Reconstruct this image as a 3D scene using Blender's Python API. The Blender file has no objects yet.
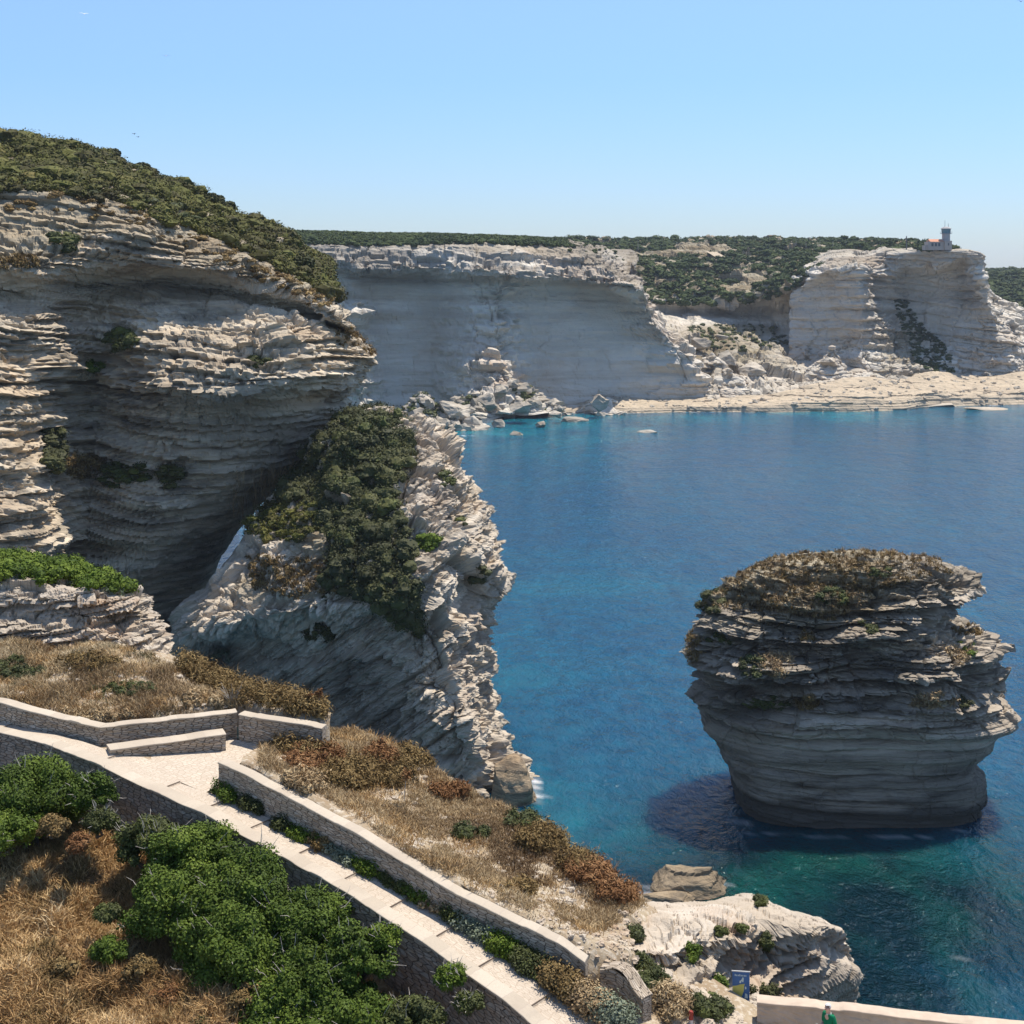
import bpy, math, random
import numpy as np
from mathutils import Vector
rng = np.random.default_rng(7)
random.seed(7)
F, H, HY = 1500.0, 60.0, 262.0
COL = bpy.context.scene.collection

# ------------------------------------------------------------------ basics
def at(px, py, D):
    return ((px-512)/F*D, D, H-(py-HY)/F*D)

def zat(px, z, py):
    """point seen at row py whose height is z"""
    D = (H-z)*F/(py-HY)
    return ((px-512)/F*D, D, z)

def proj(P):
    D = np.maximum(P[..., 1], 1e-3)
    return P[..., 0]/D*F+512, HY-(P[..., 2]-H)/D*F

def tag(o, label=None, cat=None, group=None, kind=None):
    if label: o['label'] = label
    if cat: o['category'] = cat
    if group: o['group'] = group
    if kind: o['kind'] = kind
    return o

def empty(name, loc, rz=0.0):
    o = bpy.data.objects.new(name, None); COL.objects.link(o)
    o.location = loc; o.rotation_euler = (0, 0, rz); o.empty_display_size = .3
    return o

def mesh(name, V, Fc, mat=None, parent=None, smooth=False, tint=None, uv=None, vattr=None):
    """V (n,3); Fc (m,k) array or list of lists"""
    V = np.asarray(V, dtype=np.float32)
    me = bpy.data.meshes.new(name)
    me.vertices.add(len(V)); me.vertices.foreach_set('co', V.ravel())
    if isinstance(Fc, np.ndarray):
        m, k = Fc.shape
        me.loops.add(m*k); me.loops.foreach_set('vertex_index', Fc.astype(np.int32).ravel())
        me.polygons.add(m); me.polygons.foreach_set('loop_start', np.arange(0, m*k, k, dtype=np.int32))
        idx = Fc.ravel()
    else:
        tot = sum(len(f) for f in Fc); idx = np.array([i for f in Fc for i in f], dtype=np.int32)
        st = np.cumsum([0]+[len(f) for f in Fc[:-1]]).astype(np.int32)
        me.loops.add(tot); me.loops.foreach_set('vertex_index', idx)
        me.polygons.add(len(Fc)); me.polygons.foreach_set('loop_start', st)
        m = len(Fc)
    me.update(calc_edges=True)
    me.polygons.foreach_set('use_smooth', np.full(m, smooth, dtype=bool))
    if tint is not None:
        a = me.attributes.new('tint', 'FLOAT', 'FACE'); a.data.foreach_set('value', np.asarray(tint, dtype=np.float32))
    if vattr is not None:
        for nm, arr in vattr.items():
            a = me.attributes.new(nm, 'FLOAT', 'POINT'); a.data.foreach_set('value', np.asarray(arr, dtype=np.float32))
    if uv is not None:
        l = me.uv_layers.new(name='UVMap'); l.data.foreach_set('uv', np.asarray(uv, dtype=np.float32)[idx].ravel())
    if mat: me.materials.append(mat)
    o = bpy.data.objects.new(name, me); COL.objects.link(o)
    if parent:
        o.parent = parent
    return o

def local(V, o):
    """world verts -> local of an unrotated empty"""
    return np.asarray(V, dtype=float)-np.array(o.location)

# ------------------------------------------------------------------ noise
def _h(i, j, k, s):
    with np.errstate(over='ignore'):
        x = (i.astype(np.int64).astype(np.uint32)*np.uint32(374761393)
             + j.astype(np.int64).astype(np.uint32)*np.uint32(668265263)
             + k.astype(np.int64).astype(np.uint32)*np.uint32(2147483647)
             + np.uint32((s*974711+17) & 0xffffffff))
        x ^= x >> np.uint32(15); x *= np.uint32(2246822519)
        x ^= x >> np.uint32(13); x *= np.uint32(3266489917)
        x ^= x >> np.uint32(16)
    return x.astype(np.float32)/np.float32(2147483648.0)-1.0

def hsh(i, j=0, k=0, s=0):
    i = np.asarray(i, dtype=np.float64); j = np.asarray(j, dtype=np.float64)+i*0; k = np.asarray(k, dtype=np.float64)+i*0
    return _h(np.floor(i), np.floor(j), np.floor(k), s)

def noise(x, y, z, s=0):
    x, y, z = np.broadcast_arrays(np.asarray(x, dtype=np.float64), y, z)
    i, j, k = np.floor(x), np.floor(y), np.floor(z)
    fx, fy, fz = (x-i).astype(np.float32), (y-j).astype(np.float32), (z-k).astype(np.float32)
    fx = fx*fx*(3-2*fx); fy = fy*fy*(3-2*fy); fz = fz*fz*(3-2*fz)
    r = 0
    for a in (0, 1):
        wa = fx if a else 1-fx
        for b in (0, 1):
            wb = wa*(fy if b else 1-fy)
            for c in (0, 1):
                r = r+_h(i+a, j+b, k+c, s)*wb*(fz if c else 1-fz)
    return r

def fbm(P, scale, oct=4, s=0, zs=1.0, gain=.5):
    r = 0; a = 1.0; f = 1.0/scale; t = 0
    for o in range(oct):
        r = r+a*noise(P[..., 0]*f, P[..., 1]*f, P[..., 2]*f*zs, s+o*31)
        t += a; a *= gain; f *= 2.03
    return r/t*1.6

def strata(P, layers, dip=(0, 0), warp=2.0, wscale=25.0, s=0, saw=1.0):
    """layered limestone: returns outward push. layers: (thickness, amplitude, block size)"""
    h = P[..., 2]+dip[0]*P[..., 0]+dip[1]*P[..., 1]+warp*fbm(P, wscale, 3, s+5)
    d = 0
    for n, (t, A, bs) in enumerate(layers):
        k = h/t+.45*noise(h/t*.37, P[..., 0]/(bs*6), P[..., 1]/(bs*6), s+n*7)
        i = np.floor(k); f = (k-i).astype(np.float32)
        sm = noise(P[..., 0]/bs, P[..., 1]/bs, i*3.71+.5, s+n*13)
        wx = P[..., 0]+.35*bs*noise(P[..., 0]/bs*1.7, h/t*.5, i, s+3)
        wy = P[..., 1]+.35*bs*noise(P[..., 1]/bs*1.7, h/t*.5, i, s+4)
        bl = hsh(wx/bs/.8+i*.37, wy/bs/.8+i*.61, i, s+n*11)
        ex = hsh(i, 0, 0, s+n*5+2)
        e = np.minimum(f, 1-f)
        v = .5*sm+.28*bl+.35*ex
        groove = np.exp(-(e/.13)**2)*(.35+.25*hsh(np.round(k), 1, 1, s+9))
        # a protruding bed has a rounded upper edge
        sw = np.clip(.55+.9*noise(P[..., 0]/(bs*2.2), P[..., 1]/(bs*2.2), i*1.9, s+n*17+1), 0, 1.2)
        d = d+A*(v-groove+saw*sw*(.45-f*.95))
    return d

def facets(P, size, s=0, sq=1.0):
    """broken-block relief: every jittered cell is a tilted flat facet"""
    X = (P/np.array([size, size, size*sq])).astype(np.float32)
    B = np.floor(X-.5); best = np.full(X.shape[:-1], 1e9, np.float32); out = np.zeros_like(best); edge = np.zeros_like(best)
    for i in (0, 1):
        for j in (0, 1):
            for k in (0, 1):
                c = B+np.array([i, j, k], np.float32)
                a, b, d = c[..., 0].astype(np.float64), c[..., 1].astype(np.float64), c[..., 2].astype(np.float64)
                h1, h2, h3 = _h(a, b, d, s), _h(a, b, d, s+1), _h(a, b, d, s+2)
                dx, dy, dz = X[..., 0]-(c[..., 0]+.5+.35*h1), X[..., 1]-(c[..., 1]+.5+.35*h2), X[..., 2]-(c[..., 2]+.5+.35*h3)
                q = dx*dx+dy*dy+dz*dz
                v = .45*_h(a, b, d, s+3)+.8*(h2*dx+h3*dy+h1*dz)
                m = q < best; edge = np.where(m, best-q, np.minimum(edge, q-best)); out = np.where(m, v, out); best = np.where(m, q, best)
    return out-.35*np.exp(-(edge/.06)**2)

# ------------------------------------------------------------------ surfaces
def cr(P, n, ten=.8):
    """Catmull-Rom along axis 0 with softened tangents -> n samples, density following input spacing"""
    K = len(P)
    seg = np.linalg.norm((P[1:]-P[:-1])[..., :3], axis=-1)
    seg = seg.reshape(K-1, -1).mean(1)+1e-3
    T = np.concatenate([[0], np.cumsum(seg)]); t = np.linspace(0, T[-1], n)
    i = np.clip(np.searchsorted(T, t, side='right')-1, 0, K-2)
    u = ((t-T[i])/seg[i])
    M = np.zeros_like(P)
    sh = (-1,)+(1,)*(P.ndim-1)
    sg = seg.reshape(sh)
    sl = (P[1:]-P[:-1])/sg
    M[0] = sl[0]; M[-1] = sl[-1]
    if K > 2:
        M[1:-1] = (sl[1:]*sg[:-1]+sl[:-1]*sg[1:])/(sg[1:]+sg[:-1])
    M *= ten
    u = u.reshape(sh); sgi = seg[i].reshape(sh)
    h00 = 2*u**3-3*u**2+1; h10 = u**3-2*u**2+u; h01 = -2*u**3+3*u**2; h11 = u**3-u**2
    return h00*P[i]+h10*sgi*M[i]+h01*P[i+1]+h11*sgi*M[i+1]

class Surf: pass

def surf(ctrl, nr, nc, world=False, ten=.8):
    """ctrl rows top->bottom of (px,py,D[,amp]) ; returns dense grid with normals"""
    R = len(ctrl)
    A = np.array([[(list(p)+[1.0])[:4] for p in row] for row in ctrl], dtype=float)
    W = np.empty_like(A)
    if world:
        W = A.copy()
    else:
        W[..., 0] = (A[..., 0]-512)/F*A[..., 2]; W[..., 1] = A[..., 2]
        W[..., 2] = H-(A[..., 1]-HY)/F*A[..., 2]; W[..., 3] = A[..., 3]
    G = cr(W, nr, ten); G = np.swapaxes(cr(np.swapaxes(G, 0, 1), nc, ten), 0, 1)
    S = Surf(); S.P = G[..., :3].copy(); S.amp = np.clip(G[..., 3], 0, 5)
    S.N = gnorm(S.P)
    return S

def gnorm(P):
    dv = np.gradient(P, axis=0); du = np.gradient(P, axis=1)
    n = np.cross(dv, du); L = np.linalg.norm(n, axis=-1, keepdims=True)
    return n/np.maximum(L, 1e-9)

def gfaces(nr, nc, off=0):
    a = (np.arange(nr-1)[:, None]*nc+np.arange(nc-1)[None, :]).ravel()+off
    return np.stack([a, a+nc, a+nc+1, a+1], 1)

def wrapR(rows, dpx, dD, dz=0.0):
    out = []
    for r in rows:
        p = r[-1]; D2 = p[2]+dD; z = H-(p[1]-HY)/F*p[2]-dz
        out.append(list(r)+[(p[0]+dpx, HY+(H-z)*F/D2, D2)+tuple(p[3:])])
    return out

def wrapL(rows, dpx, dD, dz=0.0):
    out = []
    for r in rows:
        p = r[0]; D2 = p[2]+dD; z = H-(p[1]-HY)/F*p[2]-dz
        out.append([(p[0]+dpx, HY+(H-z)*F/D2, D2)+tuple(p[3:])]+list(r))
    return out

def backrow(row, dD, dz):
    return [(512+(p[0]-512)*p[2]/(p[2]+dD), HY-((H-(p[1]-HY)/F*p[2])+dz-H)/(p[2]+dD)*F, p[2]+dD)+tuple(p[3:]) for p in row]

def displace(S, layers, dip=(0, 0), warp=2., wscale=25., rough=(1.0, 5.0), s=0, k=1.0, saw=1.0, fac=()):
    n = S.N; hor = n.copy(); hor[..., 2] *= .25
    d = strata(S.P, layers, dip, warp, wscale, s, saw)*S.amp*k
    r = fbm(S.P, rough[1], 5, s+71, gain=.55)*rough[0]*np.minimum(S.amp, 1.5)
    for (fs, fa, fq) in fac: r = r+fa*facets(S.P+.25*fs*np.stack([r, -r, r], -1)/max(rough[0], .1), fs, s+300, fq)*np.minimum(S.amp, 1.3)
    S.P0 = S.P.copy()
    S.P = S.P+hor*d[..., None]+n*r[..., None]
    return S

def build_surf(name, S, mat, vattr=None, parent=None, smooth=False):
    nr, nc = S.P.shape[:2]
    va = None
    if vattr: va = {k: v.ravel() for k, v in vattr.items()}
    S.N2 = gnorm(S.P)
    P = S.P.reshape(-1, 3)
    if parent: P = local(P, parent)
    return mesh(name, P, gfaces(nr, nc), mat, parent=parent, vattr=va, smooth=smooth)

def inpoly(x, y, poly):
    r = np.zeros(x.shape, dtype=bool); n = len(poly); j = n-1
    for i in range(n):
        xi, yi = poly[i]; xj, yj = poly[j]
        c = ((yi > y) != (yj > y)) & (x < (xj-xi)*(y-yi)/((yj-yi) if yj != yi else 1e-9)+xi)
        r ^= c; j = i
    return r

def pick(S, poly, n, g=None, up=None):
    """n random vertices of a surface that are seen inside poly (world area weighted)"""
    px, py = proj(S.P)
    N = getattr(S, 'N2', S.N)
    view = -S.P.copy(); view[..., 2] += H
    m = inpoly(px, py, poly) & ((N*view).sum(-1) > 0)
    if up is not None: m &= S.N[..., 2] > up
    w = np.linalg.norm(np.cross(np.gradient(S.P, axis=0), np.gradient(S.P, axis=1)), axis=-1)
    w = np.minimum(w, np.percentile(w, 98))*m
    w = w.ravel()
    if w.sum() == 0: return np.zeros((0, 3)), np.zeros((0, 3))
    g = g or rng
    idx = g.choice(len(w), n, p=w/w.sum())
    P = S.P.reshape(-1, 3)[idx]; Nn = N.reshape(-1, 3)[idx]
    return P, Nn

# ------------------------------------------------------------------ foliage
_ico = None
def ico():
    global _ico
    if _ico is None:
        import bmesh
        bm = bmesh.new(); bmesh.ops.create_icosphere(bm, subdivisions=2, radius=1)
        V = np.array([v.co[:] for v in bm.verts]); Fc = np.array([[v.index for v in f.verts] for f in bm.faces])
        bm.free(); _ico = (V, Fc)
    return _ico

def blobs(C, R, squash=.7, jit=.25, seed=0):
    """many lumpy ellipsoids in one mesh"""
    V, Fc = ico(); n = len(C); g = np.random.default_rng(seed)
    R = np.broadcast_to(R, (n,))
    W = V[None]*(1+jit*g.uniform(-1, 1, (n, len(V), 1)))*R[:, None, None]*np.array([1, 1, squash])
    W = W*(1+.25*g.uniform(-1, 1, (n, 1, 3)))+C[:, None, :]
    FF = Fc[None]+(np.arange(n)*len(V))[:, None, None]
    return W.reshape(-1, 3), FF.reshape(-1, 3), np.repeat(g.uniform(0, 1, n), len(Fc))

def leaves(C, R, k, size, squash=.75, seed=0, shell=(.8, 1.08), upb=.25, asp=1.6, tvar=.35):
    """k leaf-sized quads around each centre"""
    g = np.random.default_rng(seed); n = len(C); R = np.broadcast_to(R, (n,))
    d = g.normal(size=(n, k, 3)); d[..., 2] += upb
    d /= np.linalg.norm(d, axis=-1, keepdims=True)
    r = R[:, None, None]*g.uniform(shell[0], shell[1], (n, k, 1))
    P = C[:, None, :]+d*r*np.array([1, 1, squash])
    nrm = d+g.normal(size=d.shape)*.55; nrm[..., 2] += .35
    nrm /= np.linalg.norm(nrm, axis=-1, keepdims=True)
    a = np.cross(nrm, g.normal(size=nrm.shape)); a /= np.linalg.norm(a, axis=-1, keepdims=True)
    b = np.cross(nrm, a)
    sz = size*g.uniform(.6, 1.3, (n, k, 1))
    a = a*sz*asp/2; b = b*sz/2
    Q = np.stack([P-a, P-b*.9, P+a, P+b*.9], axis=2).reshape(-1, 3)
    m = n*k; FF = np.arange(m*4).reshape(m, 4)
    t = np.repeat(g.uniform(0, 1, n), k)*(1-tvar)+g.uniform(0, 1, m)*tvar
    return Q, FF, t

def blades(C, N, hgt, wid, lean=.5, seed=0, k=1):
    g = np.random.default_rng(seed); n = len(C)
    d = np.zeros((n, 3)); d[:, 2] = 1; d += g.normal(size=(n, 3))*lean*np.array([1, 1, .3])
    d[:, 2] = np.abs(d[:, 2])+.15; d /= np.linalg.norm(d, axis=1, keepdims=True)
    a = g.uniform(0, 2*np.pi, n); s = np.stack([np.cos(a), np.sin(a), np.zeros(n)], 1)*(wid*g.uniform(.6, 1.4, (n, 1)))
    hh = (np.broadcast_to(hgt, (n,))*g.uniform(.5, 1.3, n))[:, None]
    bend = np.stack([g.normal(size=n), g.normal(size=n), np.full(n, -.3)], 1)*hh*.25
    mid = C+d*hh*.55; top = C+d*hh+bend
    V = np.stack([C-s/2, C+s/2, mid+s*.4, mid-s*.4, top], 1).reshape(-1, 3)
    b = (np.arange(n)*5)[:, None]
    FF = np.concatenate([b+np.array([[0, 1, 2]]), b+np.array([[0, 2, 3]]), b+np.array([[3, 2, 4]])], 0)
    t = g.uniform(0, 1, n); return V, FF, np.tile(t, 3)

def tris(Fq):
    """quads -> tris"""
    if Fq.shape[1] == 3: return Fq
    return np.concatenate([Fq[:, [0, 1, 2]], Fq[:, [0, 2, 3]]], 0)

def join(parts):
    V = []; Fs = []; T = []; o = 0
    for v, f, t in parts:
        if len(v) == 0: continue
        if f.shape[1] == 4: t = np.tile(t, 2); f = tris(f)
        V.append(v); Fs.append(f+o); T.append(t); o += len(v)
    return np.concatenate(V), np.concatenate(Fs), np.concatenate(T)

def tube(pts, rad, sides=6):
    """bent tapered tube through pts"""
    pts = np.asarray(pts, float); n = len(pts); rad = np.broadcast_to(rad, (n,))
    V = []; ref = np.array([.3, .2, 1.0])
    for i in range(n):
        t = pts[min(i+1, n-1)]-pts[max(i-1, 0)]; t = t/(np.linalg.norm(t)+1e-9)
        a = np.cross(t, ref)
        if np.linalg.norm(a) < .1: a = np.cross(t, [1, 0, 0])
        a /= np.linalg.norm(a); b = np.cross(t, a)
        th = np.linspace(0, 2*np.pi, sides, endpoint=False)
        V.append(pts[i]+rad[i]*(np.cos(th)[:, None]*a+np.sin(th)[:, None]*b))
    V = np.concatenate(V); Fc = []
    for i in range(n-1):
        for j in range(sides):
            a0 = i*sides+j; a1 = i*sides+(j+1) % sides
            Fc.append([a0, a1, a1+sides, a0+sides])
    return V, np.array(Fc)

def box(x0, x1, y0, y1, z0, z1):
    V = np.array([(x, y, z) for z in (z0, z1) for y in (y0, y1) for x in (x0, x1)], float)
    Fc = np.array([[0, 2, 3, 1], [4, 5, 7, 6], [0, 1, 5, 4], [2, 6, 7, 3], [0, 4, 6, 2], [1, 3, 7, 5]])
    return V, Fc

def jq(parts):
    V = []; Fs = []; o = 0
    for v, f in parts: V.append(v); Fs.append(f+o); o += len(v)
    return np.concatenate(V), np.concatenate(Fs)
# ------------------------------------------------------------------ materials
def newmat(name):
    m = bpy.data.materials.new(name); m.use_nodes = True
    nt = m.node_tree; nt.nodes.clear()
    out = nt.nodes.new('ShaderNodeOutputMaterial'); b = nt.nodes.new('ShaderNodeBsdfPrincipled')
    nt.links.new(b.outputs[0], out.inputs[0])
    return m, nt, b

class NT:
    def __init__(s, nt): s.nt = nt
    def n(s, typ, **kw):
        x = s.nt.nodes.new(typ)
        for k, v in kw.items(): setattr(x, k, v)
        return x
    def L(s, a, b): s.nt.links.new(a, b)
    def pos(s, scale=(1, 1, 1), shear=(0, 0)):
        g = s.n('ShaderNodeNewGeometry')
        if shear != (0, 0):
            # height measured square to the dipping beds
            d = s.n('ShaderNodeVectorMath', operation='DOT_PRODUCT'); s.L(g.outputs['Position'], d.inputs[0])
            d.inputs[1].default_value = (shear[0], shear[1], 1)
            sp = s.n('ShaderNodeSeparateXYZ'); s.L(g.outputs['Position'], sp.inputs[0])
            c = s.n('ShaderNodeCombineXYZ'); s.L(sp.outputs[0], c.inputs[0]); s.L(sp.outputs[1], c.inputs[1]); s.L(d.outputs['Value'], c.inputs[2])
            src = c.outputs[0]
        else: src = g.outputs['Position']
        v = s.n('ShaderNodeVectorMath', operation='MULTIPLY'); s.L(src, v.inputs[0]); v.inputs[1].default_value = scale
        return v.outputs[0]
    def noise(s, vec, scale=1, detail=4, rough=.55, dist=0):
        x = s.n('ShaderNodeTexNoise'); s.L(vec, x.inputs['Vector']); x.inputs['Scale'].default_value = scale
        x.inputs['Detail'].default_value = detail; x.inputs['Roughness'].default_value = rough
        x.inputs['Distortion'].default_value = dist
        return x.outputs['Fac']
    def ramp(s, fac, stops):
        r = s.n('ShaderNodeValToRGB'); s.L(fac, r.inputs[0]); e = r.color_ramp.elements
        while len(e) < len(stops): e.new(.5)
        for el, (p, c) in zip(e, stops):
            el.position = p
            el.color = (c, c, c, 1) if isinstance(c, (int, float)) else (*c, 1)
        return r.outputs[0]
    def mix(s, fac, a, b, mode='MIX'):
        m = s.n('ShaderNodeMix', data_type='RGBA', blend_type=mode)
        for sock, v in ((m.inputs[0], fac), (m.inputs[6], a), (m.inputs[7], b)):
            if isinstance(v, (int, float)): sock.default_value = v
            elif isinstance(v, tuple): sock.default_value = (*v, 1)
            else: s.L(v, sock)
        return m.outputs[2]
    def math(s, op, a, b=0.0, clamp=False):
        m = s.n('ShaderNodeMath', operation=op, use_clamp=clamp)
        for sock, v in ((m.inputs[0], a), (m.inputs[1], b)):
            if isinstance(v, (int, float)): sock.default_value = v
            else: s.L(v, sock)
        return m.outputs[0]
    def attr(s, name):
        a = s.n('ShaderNodeAttribute'); a.attribute_name = name; return a.outputs['Fac']
    def bump(s, h, strength=.5, dist=.1, prev=None):
        b = s.n('ShaderNodeBump'); s.L(h, b.inputs['Height']); b.inputs['Strength'].default_value = strength
        b.inputs['Distance'].default_value = dist
        if prev is not None: s.L(prev, b.inputs['Normal'])
        return b.outputs[0]

def rock_mat(name, light, warm, grey, band=1.0, dip=(0, 0), stain=.5, fine=3.0, bstr=.7, bdist=.3, lichen_shade=(.065, .057, .046), attrs=False, rust=.25):
    """bedded limestone. band: metres per colour band; fine: metres of the fine grain"""
    m, nt, b = newmat(name); N = NT(nt)
    p1 = N.pos((1, 1, 1), dip)
    pb = N.pos((.06/band, .06/band, 1/band), dip)
    pc = N.pos((.25/fine, .25/fine, 1.6/fine), dip)
    big = N.noise(p1, .05, 4, .6)
    bandn = N.noise(pb, 1.0, 5, .65, .3)
    finen = N.noise(pc, 1.0, 6, .7, .2)
    c = N.mix(N.ramp(bandn, [(.41, 0.0), (.57, 1.0)]), light, warm)
    c = N.mix(N.math('MULTIPLY', N.ramp(big, [(.42, 0.0), (.62, 1.0)]), .75), c, grey)
    # dark weathering crust, in streaks along the beds and blotches
    st = N.math('MULTIPLY', N.ramp(finen, [(.46, 0.0), (.60, 1.0)]), stain)
    if attrs: st = N.math('MULTIPLY', st, N.attr('crust'), True)
    c = N.mix(st, c, lichen_shade)
    ru = N.noise(N.pos((.4/fine, .4/fine, .6/fine), dip), .35, 4, .6)
    c = N.mix(N.math('MULTIPLY', N.ramp(ru, [(.54, 0.0), (.68, 1.0)]), rust), c, (.36, .22, .12))
    if attrs:
        c = N.mix(N.math('MULTIPLY', N.attr('soil'), 1.0, True), c, N.mix(N.ramp(finen, [(.4, 0.0), (.6, 1.0)]), (.20, .15, .085), (.38, .32, .22)))
        c = N.mix(N.attr('dark'), c, lichen_shade)  # dark mask: tide and crust tone, plus hollow and overhang shade painted in
    N.L(c, b.inputs['Base Color'])
    b.inputs['Roughness'].default_value = .95; b.inputs['Specular IOR Level'].default_value = .15
    f1 = N.noise(N.pos((1/fine, 1/fine, 4/fine), dip), 2.2, 6, .65)
    bn = N.bump(f1, bstr, bdist)
    f2 = N.noise(N.pos(), 9/fine, 5, .7)
    N.L(N.bump(f2, bstr*.6, bdist*.35, bn), b.inputs['Normal'])
    return m

def leaf_mat(name, stops, rough=.6, spec=.3, nscale=None, sub=0.0):
    m, nt, b = newmat(name); N = NT(nt)
    t = N.attr('tint')
    if nscale:
        t = N.math('ADD', N.math('MULTIPLY', t, .55), N.math('MULTIPLY', N.ramp(N.noise(N.pos(), nscale, 3, .6), [(.3, 0.0), (.7, 1.0)]), .45))
    c = N.ramp(t, stops)
    N.L(c, b.inputs['Base Color']); b.inputs['Roughness'].default_value = rough
    b.inputs['Specular IOR Level'].default_value = spec
    return m

def plain(name, col, rough=.7, spec=.3, vary=.15, scale=8., metal=0, bump=0.0):
    m, nt, b = newmat(name); N = NT(nt)
    f = N.noise(N.pos(), scale, 5, .6)
    N.L(N.mix(N.ramp(f, [(.3, 0.0), (.7, 1.0)]), tuple(x*(1-vary) for x in col), tuple(min(1, x*(1+vary)) for x in col)), b.inputs['Base Color'])
    b.inputs['Roughness'].default_value = rough; b.inputs['Specular IOR Level'].default_value = spec; b.inputs['Metallic'].default_value = metal
    if bump: N.L(N.bump(f, bump, .03), b.inputs['Normal'])
    return m

M = {}
M['cliff'] = rock_mat('cliff_limestone', (.64, .54, .40), (.52, .41, .28), (.38, .31, .225), band=2.2, stain=.6, fine=2.2, bdist=.35, attrs=True, rust=.25)
M['head'] = rock_mat('headland_limestone', (.66, .565, .44), (.54, .44, .32), (.42, .35, .27), band=2.0, dip=(-.75, .1), stain=.55, fine=1.6, bdist=.3, attrs=True, rust=.25)
M['far'] = rock_mat('far_limestone', (.74, .67, .56), (.58, .49, .38), (.60, .55, .46), band=5., stain=.35, fine=7., bdist=1.6, attrs=True, lichen_shade=(.20, .17, .135), rust=.35)
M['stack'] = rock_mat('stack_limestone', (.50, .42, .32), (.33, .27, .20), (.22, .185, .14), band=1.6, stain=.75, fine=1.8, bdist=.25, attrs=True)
M['near'] = rock_mat('near_limestone', (.60, .51, .40), (.48, .385, .275), (.38, .32, .25), band=.6, stain=.6, fine=.5, bdist=.06, lichen_shade=(.19, .155, .115), attrs=True, rust=.6)
M['boulder'] = rock_mat('boulder_limestone', (.56, .49, .39), (.44, .37, .28), (.34, .30, .24), band=2., stain=.4, fine=3., bdist=.4)

def ground_mat(name, a, b_, c_, sc=1.0, bd=.05):
    m, nt, b = newmat(name); N = NT(nt)
    n1 = N.noise(N.pos(), .9*sc, 6, .7); n2 = N.noise(N.pos(), 5*sc, 5, .7)
    c = N.mix(N.ramp(n1, [(.42, 0.0), (.6, 1.0)]), a, b_)
    c = N.mix(N.ramp(n2, [(.5, 0.0), (.66, 1.0)]), c, c_)
    N.L(c, b.inputs['Base Color']); b.inputs['Roughness'].default_value = .95; b.inputs['Specular IOR Level'].default_value = .1
    N.L(N.bump(n2, .9, bd), b.inputs['Normal']); return m
M['soil'] = ground_mat('stony_soil', (.29, .21, .13), (.38, .30, .20), (.52, .45, .35))
M['drysoil'] = ground_mat('dry_earth', (.19, .115, .06), (.29, .18, .085), (.40, .29, .16))
M['beach'] = ground_mat('pale_shelf_rock', (.50, .40, .28), (.42, .335, .235), (.30, .25, .18), sc=.08, bd=.6)
M['talus'] = ground_mat('talus', (.40, .36, .28), (.30, .27, .19), (.50, .46, .38), sc=.12, bd=1.2)
M['macground'] = ground_mat('scrub_ground', (.06, .07, .03), (.10, .10, .05), (.14, .12, .07), sc=.05, bd=.5)

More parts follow.
